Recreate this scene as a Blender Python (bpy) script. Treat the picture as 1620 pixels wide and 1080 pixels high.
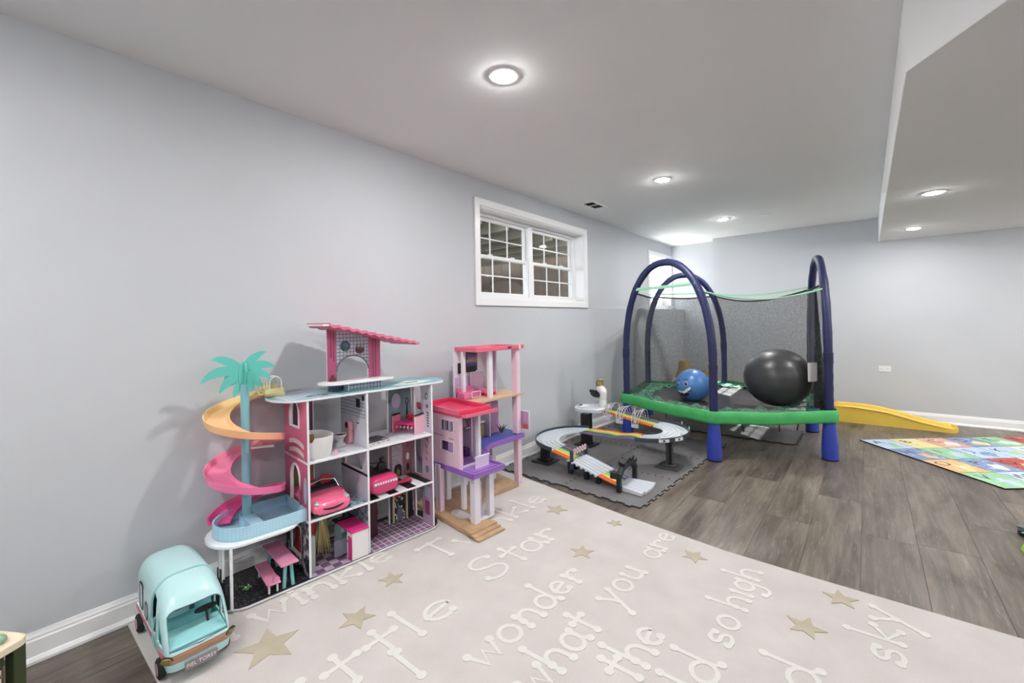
import bpy, bmesh, math, random
from math import sin, cos, pi, radians, sqrt
from mathutils import Matrix, Vector
from mathutils.geometry import tessellate_polygon
random.seed(7)
for o in list(bpy.data.objects):
    bpy.data.objects.remove(o)
SC = bpy.context.scene
COL = SC.collection

# ---------------------------------------------------------------- camera
YAW, PITCH, ROLL = radians(39.19), radians(-0.055), radians(-1.035)
cam_data = bpy.data.cameras.new('camera')
cam_data.sensor_fit = 'HORIZONTAL'
cam_data.sensor_width = 36.0
cam_data.lens = 689.145 * 36.0 / 1620.0
cam_data.shift_y = -(540 - 507.08) / 1620.0
cam_data.clip_start = 0.02
cam = bpy.data.objects.new('camera', cam_data)
COL.objects.link(cam)
_f = Vector((-sin(YAW) * cos(PITCH), cos(YAW) * cos(PITCH), -sin(PITCH)))
_r = Vector((cos(YAW), sin(YAW), 0))
_u = _r.cross(_f)
_r2 = _r * cos(ROLL) + _u * sin(ROLL)
_u2 = -_r * sin(ROLL) + _u * cos(ROLL)
cm = Matrix((( _r2.x, _u2.x, -_f.x, 2.6243), (_r2.y, _u2.y, -_f.y, 0.0), (_r2.z, _u2.z, -_f.z, 1.335), (0, 0, 0, 1)))
cam.matrix_world = cm
SC.camera = cam

# ---------------------------------------------------------------- world, sun, exposure
world = bpy.data.worlds.new('sky')
SC.world = world
world.use_nodes = True
wn = world.node_tree.nodes
bg = wn['Background']
bg.inputs['Color'].default_value = (0.80, 0.88, 1.0, 1)
bg.inputs['Strength'].default_value = 14.0
sun_data = bpy.data.lights.new('sun', 'SUN')
sun_data.energy = 90.0
sun_data.angle = radians(0.5)
sun_data.color = (1.0, 0.97, 0.92)
sun = bpy.data.objects.new('sun', sun_data)
COL.objects.link(sun)
SUN_DIR = Vector((1.0, -0.80, -1.2)).normalized()
sun.rotation_euler = SUN_DIR.to_track_quat('-Z', 'Y').to_euler()
sun.location = (-3, 9, 6)
SC.view_settings.view_transform = 'Standard'
SC.view_settings.look = 'None'
SC.view_settings.gamma = 1.0
SC.view_settings.use_curve_mapping = False
SC.view_settings.exposure = 0.13
LAMP = 900.0      # radiance of the recessed lamps

# ---------------------------------------------------------------- helpers: colour and materials
def lin(c):
    return tuple(((v / 255) / 12.92 if v / 255 <= .04045 else (((v / 255) + .055) / 1.055) ** 2.4) for v in c)

def rgba(c):
    return (*lin(c), 1)

MATS = {}

def mat(name, col, rough=.5, metal=0.0, noise=0.0, nscale=12.0, spec=.5, coat=0.0, bump=0.0, bscale=60.0, emit=0.0):
    if name in MATS:
        return MATS[name]
    m = bpy.data.materials.new(name)
    m.use_nodes = True
    nt = m.node_tree
    b = nt.nodes['Principled BSDF']
    b.inputs['Base Color'].default_value = rgba(col)
    b.inputs['Roughness'].default_value = rough
    b.inputs['Metallic'].default_value = metal
    b.inputs['Specular IOR Level'].default_value = spec
    b.inputs['Coat Weight'].default_value = coat
    if emit:
        b.inputs['Emission Color'].default_value = rgba(col)
        b.inputs['Emission Strength'].default_value = emit
    if noise or bump:
        tc = nt.nodes.new('ShaderNodeTexCoord')
        if noise:
            n = nt.nodes.new('ShaderNodeTexNoise')
            n.inputs['Scale'].default_value = nscale
            n.inputs['Detail'].default_value = 5
            nt.links.new(tc.outputs['Object'], n.inputs['Vector'])
            mr = nt.nodes.new('ShaderNodeMapRange')
            mr.inputs['From Min'].default_value = .3
            mr.inputs['From Max'].default_value = .7
            mr.inputs['To Min'].default_value = 1 - noise
            mr.inputs['To Max'].default_value = 1 + noise
            nt.links.new(n.outputs['Fac'], mr.inputs['Value'])
            mx = nt.nodes.new('ShaderNodeVectorMath')
            mx.operation = 'SCALE'
            mx.inputs[0].default_value = lin(col)
            nt.links.new(mr.outputs['Result'], mx.inputs['Scale'])
            nt.links.new(mx.outputs['Vector'], b.inputs['Base Color'])
        if bump:
            n2 = nt.nodes.new('ShaderNodeTexNoise')
            n2.inputs['Scale'].default_value = bscale
            n2.inputs['Detail'].default_value = 4
            nt.links.new(tc.outputs['Object'], n2.inputs['Vector'])
            bp = nt.nodes.new('ShaderNodeBump')
            bp.inputs['Strength'].default_value = bump
            bp.inputs['Distance'].default_value = .01
            nt.links.new(n2.outputs['Fac'], bp.inputs['Height'])
            nt.links.new(bp.outputs['Normal'], b.inputs['Normal'])
    MATS[name] = m
    return m

def nodes_of(m):
    return m.node_tree, m.node_tree.nodes, m.node_tree.links, m.node_tree.nodes['Principled BSDF']

def tile_mat(name, c1, c2, grout, size, axes='yz', rough=.4, gap=.06, mixnoise=False, offset=0.0, aspect=1.0):
    """square tiles drawn by a brick texture in the given local plane"""
    if name in MATS:
        return MATS[name]
    m = mat(name, c1, rough)
    nt, N, L, b = nodes_of(m)
    tc = N.new('ShaderNodeTexCoord')
    sp = N.new('ShaderNodeSeparateXYZ')
    cb = N.new('ShaderNodeCombineXYZ')
    L.new(tc.outputs['Object'], sp.inputs[0])
    for i, a in enumerate(axes):
        L.new(sp.outputs['XYZ'.index(a.upper())], cb.inputs[i])
    br = N.new('ShaderNodeTexBrick')
    br.offset = offset
    br.squash = 1.0
    br.inputs['Scale'].default_value = 1.0
    br.inputs['Brick Width'].default_value = size * aspect
    br.inputs['Row Height'].default_value = size
    br.inputs['Mortar Size'].default_value = size * gap
    br.inputs['Mortar Smooth'].default_value = .1
    br.inputs['Color1'].default_value = rgba(c1)
    br.inputs['Color2'].default_value = rgba(c2)
    br.inputs['Mortar'].default_value = rgba(grout)
    L.new(cb.outputs[0], br.inputs['Vector'])
    L.new(br.outputs['Color'], b.inputs['Base Color'])
    return m

def checker_mat(name, c1, c2, size, rough=.35):
    m = mat(name, c1, rough)
    nt, N, L, b = nodes_of(m)
    tc = N.new('ShaderNodeTexCoord')
    mp = N.new('ShaderNodeMapping')
    mp.inputs['Location'].default_value = (.003, .003, 50.5 * size)
    ck = N.new('ShaderNodeTexChecker')
    ck.inputs['Scale'].default_value = 1 / size
    ck.inputs['Color1'].default_value = rgba(c1)
    ck.inputs['Color2'].default_value = rgba(c2)
    L.new(tc.outputs['Object'], mp.inputs['Vector'])
    L.new(mp.outputs[0], ck.inputs['Vector'])
    L.new(ck.outputs['Color'], b.inputs['Base Color'])
    return m

def stripe_mat(name, c1, c2, size, axis=0, rough=.35):
    m = mat(name, c1, rough)
    nt, N, L, b = nodes_of(m)
    tc = N.new('ShaderNodeTexCoord')
    sp = N.new('ShaderNodeSeparateXYZ')
    L.new(tc.outputs['Object'], sp.inputs[0])
    ma = N.new('ShaderNodeMath')
    ma.operation = 'PINGPONG'
    ma.inputs[1].default_value = size
    L.new(sp.outputs[axis], ma.inputs[0])
    gt = N.new('ShaderNodeMath')
    gt.operation = 'GREATER_THAN'
    gt.inputs[1].default_value = size / 2
    L.new(ma.outputs[0], gt.inputs[0])
    mx = N.new('ShaderNodeMix')
    mx.data_type = 'RGBA'
    mx.inputs[6].default_value = rgba(c1)
    mx.inputs[7].default_value = rgba(c2)
    L.new(gt.outputs[0], mx.inputs[0])
    L.new(mx.outputs[2], b.inputs['Base Color'])
    return m

def ramp_mat(name, stops, source='noise', scale=30.0, rough=.4, axis=2, lo=0.0, hi=1.0, detail=3.0, distort=0.0, constant=False):
    """colour ramp driven by noise, voronoi or a local axis"""
    m = mat(name, stops[0][1], rough)
    nt, N, L, b = nodes_of(m)
    tc = N.new('ShaderNodeTexCoord')
    cr = N.new('ShaderNodeValToRGB')
    if constant:
        cr.color_ramp.interpolation = 'CONSTANT'
    el = cr.color_ramp.elements
    while len(el) < len(stops):
        el.new(.5)
    for e, (p, c) in zip(el, stops):
        e.position = p
        e.color = rgba(c)
    if source == 'axis':
        sp = N.new('ShaderNodeSeparateXYZ')
        L.new(tc.outputs['Object'], sp.inputs[0])
        mr = N.new('ShaderNodeMapRange')
        mr.inputs['From Min'].default_value = lo
        mr.inputs['From Max'].default_value = hi
        L.new(sp.outputs[axis], mr.inputs['Value'])
        L.new(mr.outputs['Result'], cr.inputs['Fac'])
    else:
        t = N.new('ShaderNodeTexNoise' if source == 'noise' else 'ShaderNodeTexVoronoi')
        t.inputs['Scale'].default_value = scale
        if source == 'noise':
            t.inputs['Detail'].default_value = detail
            t.inputs['Distortion'].default_value = distort
        L.new(tc.outputs['Object'], t.inputs['Vector'])
        L.new(t.outputs['Fac' if source == 'noise' else 'Distance'], cr.inputs['Fac'])
    L.new(cr.outputs['Color'], b.inputs['Base Color'])
    return m

# ---------------------------------------------------------------- helpers: meshes
class MB:
    """collects shapes and links them as one mesh object"""
    def __init__(self):
        self.v, self.f, self.mi = [], [], []
        self.T = Matrix.Identity(4)

    def at(self, loc=(0, 0, 0), rz=0.0, rx=0.0, ry=0.0):
        self.T = Matrix.Translation(loc) @ Matrix.Rotation(rz, 4, 'Z') @ Matrix.Rotation(ry, 4, 'Y') @ Matrix.Rotation(rx, 4, 'X')
        return self

    def mat4(self, T):
        self.T = T
        return self

    def add(self, vs, fs, m=0):
        b = len(self.v)
        self.v += [tuple(self.T @ Vector(p)) for p in vs]
        self.f += [tuple(b + i for i in f) for f in fs]
        self.mi += [m] * len(fs)
        return self

    def box(self, c, s, m=0, rz=0.0, rx=0.0, ry=0.0):
        R = Matrix.Translation(c) @ Matrix.Rotation(rz, 4, 'Z') @ Matrix.Rotation(ry, 4, 'Y') @ Matrix.Rotation(rx, 4, 'X')
        x, y, z = s[0] / 2, s[1] / 2, s[2] / 2
        vs = [R @ Vector(p) for p in ((-x, -y, -z), (x, -y, -z), (x, y, -z), (-x, y, -z), (-x, -y, z), (x, -y, z), (x, y, z), (-x, y, z))]
        return self.add(vs, [(0, 3, 2, 1), (4, 5, 6, 7), (0, 1, 5, 4), (1, 2, 6, 5), (2, 3, 7, 6), (3, 0, 4, 7)], m)

    def lohi(self, a, b, m=0):
        return self.box([(a[i] + b[i]) / 2 for i in range(3)], [abs(b[i] - a[i]) for i in range(3)], m)

    def prism(self, outer, z0, z1, holes=(), m=0, mt=None, frame=None):
        """extrudes a 2D outline (with holes) along local z, or in the plane given by frame(x, y, z) -> xyz"""
        fr = frame or (lambda x, y, z: (x, y, z))
        loops = [list(outer)] + [list(h) for h in holes]
        flat = [p for l in loops for p in l]
        tris = tessellate_polygon([[Vector((p[0], p[1], 0)) for p in l] for l in loops])
        n = len(flat)
        vs = [fr(p[0], p[1], z0) for p in flat] + [fr(p[0], p[1], z1) for p in flat]
        up, dn, sd = [], [], []
        for t in tris:
            a, b, c = (flat[i] for i in t)
            ccw = (b[0] - a[0]) * (c[1] - a[1]) - (b[1] - a[1]) * (c[0] - a[0]) > 0
            t = tuple(t) if ccw else tuple(reversed(t))
            up.append(tuple(i + n for i in t))
            dn.append(tuple(reversed(t)))
        k = 0
        for li, l in enumerate(loops):
            A = sum(l[i][0] * l[(i + 1) % len(l)][1] - l[(i + 1) % len(l)][0] * l[i][1] for i in range(len(l)))
            fwd = (A > 0) == (li == 0)
            for i in range(len(l)):
                a, b = k + i, k + (i + 1) % len(l)
                sd.append((a, b, b + n, a + n) if fwd else (b, a, a + n, b + n))
            k += len(l)
        base = len(self.v)
        self.v += [tuple(self.T @ Vector(p)) for p in vs]
        for fl, mm in ((up, m if mt is None else mt), (dn, m), (sd, m)):
            self.f += [tuple(base + i for i in f) for f in fl]
            self.mi += [mm] * len(fl)
        return self

    def tube(self, path, r, seg=10, m=0, closed=False, caps=True, flat=1.0):
        P = [Vector(p) for p in path]
        n = len(P)
        R = r if isinstance(r, (list, tuple)) else [r] * n
        vs, fs = [], []
        pu = None
        for i in range(n):
            a = P[(i - 1) % n] if (closed or i > 0) else P[i]
            c = P[(i + 1) % n] if (closed or i < n - 1) else P[i]
            t = (c - a).normalized()
            if pu is None:
                up = Vector((0, 0, 1)) if abs(t.z) < .9 else Vector((1, 0, 0))
                pu = (up - t * up.dot(t)).normalized()
            else:
                pu = (pu - t * pu.dot(t)).normalized()
            s = t.cross(pu)
            for k in range(seg):
                an = 2 * pi * k / seg
                vs.append(P[i] + (s * cos(an) + pu * sin(an) * flat) * R[i])
        for i in range(n if closed else n - 1):
            j = (i + 1) % n
            for k in range(seg):
                l = (k + 1) % seg
                fs.append((i * seg + k, i * seg + l, j * seg + l, j * seg + k))
        if caps and not closed:
            fs.append(tuple(reversed(range(seg))))
            fs.append(tuple(range((n - 1) * seg, n * seg)))
        return self.add(vs, fs, m)

    def lathe(self, prof, seg=24, m=0, c=(0, 0, 0), sx=1.0, sy=1.0):
        vs, fs = [], []
        n = len(prof)
        for k in range(seg):
            an = 2 * pi * k / seg
            for r, z in prof:
                vs.append((c[0] + r * cos(an) * sx, c[1] + r * sin(an) * sy, c[2] + z))
        for k in range(seg):
            l = (k + 1) % seg
            for i in range(n - 1):
                fs.append((k * n + i, l * n + i, l * n + i + 1, k * n + i + 1))
        if prof[0][0] > 1e-6:
            fs.append(tuple(reversed([k * n for k in range(seg)])))
        if prof[-1][0] > 1e-6:
            fs.append(tuple(k * n + n - 1 for k in range(seg)))
        return self.add(vs, fs, m)

    def ball(self, c, r, m=0, seg=20, rings=12):
        R = r if isinstance(r, (list, tuple)) else (r, r, r)
        vs, fs = [(c[0], c[1], c[2] - R[2])], []
        for i in range(1, rings):
            th = pi * i / rings - pi / 2
            for k in range(seg):
                an = 2 * pi * k / seg
                vs.append((c[0] + R[0] * cos(th) * cos(an), c[1] + R[1] * cos(th) * sin(an), c[2] + R[2] * sin(th)))
        vs.append((c[0], c[1], c[2] + R[2]))
        for k in range(seg):
            l = (k + 1) % seg
            fs.append((0, 1 + l, 1 + k))
            for i in range(rings - 2):
                fs.append((1 + i * seg + k, 1 + i * seg + l, 1 + (i + 1) * seg + l, 1 + (i + 1) * seg + k))
            b = 1 + (rings - 2) * seg
            fs.append((b + k, b + l, len(vs) - 1))
        return self.add(vs, fs, m)

    def rings(self, R, m=0, closed=True, cap0=True, cap1=True):
        """skins equal-length rings of points"""
        n = len(R[0])
        vs = [p for r in R for p in r]
        fs = []
        for i in range(len(R) - 1):
            for k in range(n if closed else n - 1):
                l = (k + 1) % n
                fs.append((i * n + k, i * n + l, (i + 1) * n + l, (i + 1) * n + k))
        if cap0 and closed:
            fs.append(tuple(reversed(range(n))))
        if cap1 and closed:
            fs.append(tuple(range((len(R) - 1) * n, len(R) * n)))
        return self.add(vs, fs, m)

    def cyl(self, c, r, h, axis='z', seg=20, m=0, r2=None):
        r2 = r if r2 is None else r2
        v = {'z': (0, 0, h), 'x': (h, 0, 0), 'y': (0, h, 0)}[axis]
        a = [c[i] - v[i] / 2 for i in range(3)]
        b = [c[i] + v[i] / 2 for i in range(3)]
        return self.tube([a, b], [r, r2], seg, m)

    def mesh(self, name, mats, smooth=35):
        me = bpy.data.meshes.new(name)
        me.from_pydata(self.v, [], self.f)
        for x in (mats if isinstance(mats, (list, tuple)) else [mats]):
            me.materials.append(x)
        me.polygons.foreach_set('material_index', self.mi)
        if smooth:
            me.polygons.foreach_set('use_smooth', [True] * len(me.polygons))
            me.set_sharp_from_angle(angle=radians(smooth))
        me.update()
        return me

    def build(self, name, mats, parent=None, smooth=35, bevel=0.0, bseg=2):
        o = bpy.data.objects.new(name, self.mesh(name, mats, smooth))
        COL.objects.link(o)
        if parent:
            o.parent = parent
        if bevel:
            b = o.modifiers.new('bevel', 'BEVEL')
            b.width = bevel
            b.segments = bseg
            b.limit_method = 'ANGLE'
            b.angle_limit = radians(40)
        return o

def thing(name, label, cat, loc=(0, 0, 0), rz=0.0, group=None):
    o = bpy.data.objects.new(name, None)
    o.empty_display_size = .05
    COL.objects.link(o)
    o.location = loc
    o.rotation_euler = (0, 0, rz)
    return tag(o, label, cat, group)

def tag(o, label, cat, group=None):
    o['label'] = label
    o['category'] = cat
    if group:
        o['group'] = group
    return o

def struct(o):
    o['kind'] = 'structure'
    return o

def stuff(o):
    o['kind'] = 'stuff'
    return o

def copy_tree(o, parent=None):
    c = o.copy()
    COL.objects.link(c)
    if parent:
        c.parent = parent
    for ch in list(o.children):
        copy_tree(ch, c)
    return c

def lab(o, label):
    o['label'] = label
    return o

def text_mesh(name, s, size, m, parent, T, ext=.0006, align='CENTER'):
    cu = bpy.data.curves.new('txt', 'FONT')
    cu.body = s
    cu.size = size
    cu.extrude = ext
    cu.align_x = align
    cu.align_y = 'CENTER'
    cu.resolution_u = 3
    t = bpy.data.objects.new('txt', cu)
    me = bpy.data.meshes.new_from_object(t)
    me.name = name
    bpy.data.objects.remove(t)
    bpy.data.curves.remove(cu)
    me.transform(T)
    me.materials.clear()
    me.materials.append(m)
    o = bpy.data.objects.new(name, me)
    COL.objects.link(o)
    o.parent = parent
    return o

def arc(cx, cy, r, a0, a1, n=12, ry=None):
    ry = r if ry is None else ry
    return [(cx + r * cos(radians(a0 + (a1 - a0) * i / n)), cy + ry * sin(radians(a0 + (a1 - a0) * i / n))) for i in range(n + 1)]

def rrect(x0, y0, x1, y1, r, n=4):
    return arc(x1 - r, y0 + r, r, -90, 0, n) + arc(x1 - r, y1 - r, r, 0, 90, n) + arc(x0 + r, y1 - r, r, 90, 180, n) + arc(x0 + r, y0 + r, r, 180, 270, n)

def archo(x0, x1, z0, z1, n=10):
    """outline of an arched opening: straight sides and a half-ellipse head"""
    w = (x1 - x0) / 2
    return [(x0, z0), (x1, z0)] + arc((x0 + x1) / 2, z1 - w, w, 0, 180, n)

def bez(p0, p1, p2, n=8):
    return [((1 - t) ** 2 * p0[0] + 2 * t * (1 - t) * p1[0] + t * t * p2[0], (1 - t) ** 2 * p0[1] + 2 * t * (1 - t) * p1[1] + t * t * p2[1]) for t in [i / n for i in range(n + 1)]]

def smooth_path(P, n=8):
    """Catmull-Rom through 3D points"""
    P = [Vector(p) for p in P]
    Q = [2 * P[0] - P[1]] + P + [2 * P[-1] - P[-2]]
    out = []
    for i in range(1, len(Q) - 2):
        a, b, c, d = Q[i - 1:i + 3]
        for k in range(n):
            t = k / n
            out.append(.5 * ((2 * b) + (c - a) * t + (2 * a - 5 * b + 4 * c - d) * t * t + (3 * b - a - 3 * c + d) * t ** 3))
    out.append(P[-1])
    return out

def cut(o, cutters):
    """cuts openings into a mesh object, keeping plain mesh data"""
    for c in cutters:
        b = o.modifiers.new('cut', 'BOOLEAN')
        b.object = c
        b.operation = 'DIFFERENCE'
        b.solver = 'EXACT'
    bpy.context.view_layer.update()
    dg = bpy.context.evaluated_depsgraph_get()
    me = bpy.data.meshes.new_from_object(o.evaluated_get(dg))
    o.modifiers.clear()
    o.data = me
    for c in cutters:
        bpy.data.objects.remove(c)
    me.polygons.foreach_set('use_smooth', [True] * len(me.polygons))
    me.set_sharp_from_angle(angle=radians(40))
# ================================================================ THE ROOM
H, YB, YR, XJ = 2.581, 7.362, 7.632, 0.753      # ceiling, back wall, recess, jog
XR, YF = 6.3, -2.6
WALL = mat('grey_wall_paint', (196, 199, 204), .75, noise=.015, nscale=2.5, spec=.3, bump=.03, bscale=250)
CEIL = mat('ceiling_paint', (236, 237, 238), .9, noise=.01, nscale=2, spec=.2)
TRIM = mat('white_trim_paint', (240, 240, 241), .35)
VINYL = mat('white_vinyl', (238, 239, 240), .3)

def plank_mat(name, offset=0.0):
    m = mat(name, (120, 112, 104), .38)
    nt, N, L, b = nodes_of(m)
    tc = N.new('ShaderNodeTexCoord')
    oi = N.new('ShaderNodeObjectInfo')
    ad = N.new('ShaderNodeVectorMath')
    ad.operation = 'ADD'
    sc = N.new('ShaderNodeVectorMath')
    sc.operation = 'SCALE'
    sc.inputs[0].default_value = (37.0, 91.0, 53.0)
    L.new(oi.outputs['Random'], sc.inputs['Scale'])
    L.new(tc.outputs['Object'], ad.inputs[0])
    L.new(sc.outputs[0], ad.inputs[1])
    mp = N.new('ShaderNodeMapping')
    mp.inputs['Scale'].default_value = (15, 1.1, 1)
    L.new(ad.outputs[0], mp.inputs['Vector'])
    n1 = N.new('ShaderNodeTexNoise')
    n1.inputs['Scale'].default_value = 1.6
    n1.inputs['Detail'].default_value = 8
    n1.inputs['Roughness'].default_value = .62
    n1.inputs['Distortion'].default_value = .9
    L.new(mp.outputs[0], n1.inputs['Vector'])
    mp2 = N.new('ShaderNodeMapping')
    mp2.inputs['Scale'].default_value = (5, 1.2, 1)
    L.new(ad.outputs[0], mp2.inputs['Vector'])
    n2 = N.new('ShaderNodeTexNoise')
    n2.inputs['Scale'].default_value = 1.3
    n2.inputs['Detail'].default_value = 4
    n2.inputs['Distortion'].default_value = .6
    L.new(mp2.outputs[0], n2.inputs['Vector'])
    cr = N.new('ShaderNodeValToRGB')
    el = cr.color_ramp.elements
    el[0].position, el[0].color = .34, rgba((62, 52, 43))
    el[1].position, el[1].color = .68, rgba((146, 138, 128))
    e = el.new(.48)
    e.color = rgba((99, 89, 79))
    e = el.new(.6)
    e.color = rgba((121, 111, 100))
    mxv = N.new('ShaderNodeMath')
    mxv.operation = 'MULTIPLY_ADD'
    mxv.inputs[1].default_value = .55
    L.new(n2.outputs['Fac'], mxv.inputs[0])
    m3 = N.new('ShaderNodeMath')
    m3.operation = 'MULTIPLY'
    m3.inputs[1].default_value = .45
    L.new(n1.outputs['Fac'], m3.inputs[0])
    L.new(m3.outputs[0], mxv.inputs[2])
    L.new(mxv.outputs[0], cr.inputs['Fac'])
    hs = N.new('ShaderNodeHueSaturation')
    mr = N.new('ShaderNodeMapRange')
    mr.inputs['To Min'].default_value = .80
    mr.inputs['To Max'].default_value = 1.14
    L.new(oi.outputs['Random'], mr.inputs['Value'])
    L.new(mr.outputs[0], hs.inputs['Value'])
    L.new(cr.outputs['Color'], hs.inputs['Color'])
    # pale worn flecks along the grain
    mp3 = N.new('ShaderNodeMapping')
    mp3.inputs['Scale'].default_value = (110, 7, 1)
    L.new(ad.outputs[0], mp3.inputs['Vector'])
    n3 = N.new('ShaderNodeTexNoise')
    n3.inputs['Scale'].default_value = 1.0
    n3.inputs['Detail'].default_value = 3
    n3.inputs['Distortion'].default_value = 1.4
    L.new(mp3.outputs[0], n3.inputs['Vector'])
    fl = N.new('ShaderNodeMapRange')
    fl.inputs['From Min'].default_value = .60
    fl.inputs['From Max'].default_value = .72
    fl.inputs['To Max'].default_value = .28
    L.new(n3.outputs['Fac'], fl.inputs['Value'])
    mx = N.new('ShaderNodeMix')
    mx.data_type = 'RGBA'
    mx.inputs[7].default_value = rgba((190, 184, 176))
    L.new(fl.outputs[0], mx.inputs[0])
    L.new(hs.outputs[0], mx.inputs[6])
    L.new(mx.outputs[2], b.inputs['Base Color'])
    bp = N.new('ShaderNodeBump')
    bp.inputs['Strength'].default_value = .25
    bp.inputs['Distance'].default_value = .002
    L.new(n3.outputs['Fac'], bp.inputs['Height'])
    L.new(bp.outputs[0], b.inputs['Normal'])
    return m
PLANK = plank_mat('weathered_plank')

floor = struct(MB().prism([(-.25, YF - .1), (XR + .2, YF - .1), (XR + .2, YR + .2), (-.25, YR + .2)], -.12, -.005).build('floor', mat('floor_underlay', (70, 64, 58), .7), smooth=0))
PW, PL = .2545, 1.524
pm = MB().box((0, 0, -.0025), (PW - .0016, PL - .0016, .005)).mesh('floor_plank', PLANK, 0)
k = 0
for r in range(-0, 25):
    x = .033 + PW * (r + .5)
    if x > XR - .1:
        break
    y = YF - .2 + random.random() * PL
    lim = YR if x < XJ else YB
    while y < lim:
        if y + PL > -.35 and x < 4.75:
            a, b_ = y, min(y + PL, lim)
            if b_ - a > .05:
                if b_ - a > PL - .01:
                    o = bpy.data.objects.new('floor_plank', pm)
                else:
                    o = bpy.data.objects.new('floor_plank', MB().box((0, 0, -.0025), (PW - .0016, b_ - a - .0016, .005)).mesh('floor_plank', PLANK, 0))
                COL.objects.link(o)
                o.parent = floor
                o.location = (x, (a + b_) / 2, 0)
        y += PL
# the parts of the floor out of view
MB().lohi((.033, YF, -.005), (4.6, -.36, 0)).lohi((4.62, YF, -.005), (XR, YB, 0)).build('floor_rest', PLANK, floor, smooth=0)

# walls ---------------------------------------------------------------
W1 = (2.722 + .062, 4.665 - .062, 1.478 + .062, 2.418 - .062)       # clear opening y0 y1 z0 z1
W2 = (6.578 + .06, 7.632 - .06, 1.478 + .062, 2.40 - .06)
def rect(a):
    return [(a[0], a[2]), (a[1], a[2]), (a[1], a[3]), (a[0], a[3])]
yz = lambda x, y, z: (-z, x, y)
struct(MB().prism([(YF - .1, -.1), (YR + .2, -.1), (YR + .2, H), (YF - .1, H)], 0, .22, [rect(W1), rect(W2)], frame=lambda x, y, z: (-z, x, y)).build('wall_left', WALL, smooth=0))
struct(MB().prism([(0, YR), (XJ, YR), (XJ, YB), (XR, YB), (XR, YR + .2), (0, YR + .2)], -.1, H).build('wall_back', WALL, smooth=0))
struct(MB().lohi((XR, YF, -.1), (XR + .2, YR + .2, H)).build('wall_right', WALL, smooth=0))
struct(MB().lohi((0, YF - .2, -.1), (XR + .2, YF, H)).build('wall_front', WALL, smooth=0))
struct(MB().lohi((-.25, YF - .2, H), (XR + .2, YR + .2, H + .15)).build('ceiling', CEIL, smooth=0))
# lower foundation wall that steps forward as it runs back, with a ledge at sill height
LED = 1.4765
struct(MB().prism([(0, 4.68), (.20, YR), (0, YR)], 0, LED).build('wall_left_ledge', WALL, smooth=0))
# dropped ceiling on the right
SZ = 2.274
struct(MB().prism([(2.753, YB), (2.753, 2.292), (3.60, 1.004), (4.75, -.745), (XR, -.745), (XR, YB)], SZ, H).build('ceiling_soffit', [CEIL, WALL], smooth=0, bevel=.006))

def baseboard(name, pts, hgt=.118, closed_side=1):
    """profiled skirting swept along a floor polyline; room lies to the left of the direction of travel"""
    prof = [(0, 0), (.030, 0), (.030, .012), (.022, .024), (.016, .026), (.015, .086), (.011, .092), (.011, .100), (.006, .110), (.005, hgt), (0, hgt)]
    P = [Vector((p[0], p[1])) for p in pts]
    R = []
    for i, p in enumerate(P):
        d1 = (P[i] - P[i - 1]).normalized() if i else (P[1] - P[0]).normalized()
        d2 = (P[i + 1] - P[i]).normalized() if i < len(P) - 1 else d1
        n1, n2 = Vector((-d1.y, d1.x)), Vector((-d2.y, d2.x))
        n = (n1 + n2)
        n = n / max(.3, n.dot(n1))
        R.append([(p.x + n.x * a, p.y + n.y * a, z) for a, z in prof])
    return struct(MB().rings(R).build(name, TRIM, smooth=20))
baseboard('baseboard_left', [(.20, YR), (0, 4.68), (0, YF)])
baseboard('baseboard_back', [(XR, YB), (XJ, YB), (XJ, YR), (.2, YR)])

# windows -------------------------------------------------------------
GLASS = bpy.data.materials.new('window_glass')
GLASS.use_nodes = True
_n, _l = GLASS.node_tree.nodes, GLASS.node_tree.links
_n.remove(_n['Principled BSDF'])
_t = _n.new('ShaderNodeBsdfTransparent')
_t.inputs[0].default_value = (.93, .95, .95, 1)
_g = _n.new('ShaderNodeBsdfGlossy')
_g.inputs['Roughness'].default_value = .02
_lw = _n.new('ShaderNodeLayerWeight')
_lw.inputs['Blend'].default_value = .5
_pw = _n.new('ShaderNodeMath')
_pw.operation = 'POWER'
_pw.inputs[1].default_value = 4.0
_l.new(_lw.outputs['Facing'], _pw.inputs[0])
_fr = _n.new('ShaderNodeMath')
_fr.operation = 'MULTIPLY_ADD'
_fr.inputs[1].default_value = .6
_fr.inputs[2].default_value = .05
_l.new(_pw.outputs[0], _fr.inputs[0])
_mx = _n.new('ShaderNodeMixShader')
_l.new(_fr.outputs[0], _mx.inputs[0])
_l.new(_t.outputs[0], _mx.inputs[1])
_l.new(_g.outputs[0], _mx.inputs[2])
_l.new(_mx.outputs[0], _n['Material Output'].inputs['Surface'])
MATS['window_glass'] = GLASS

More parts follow.
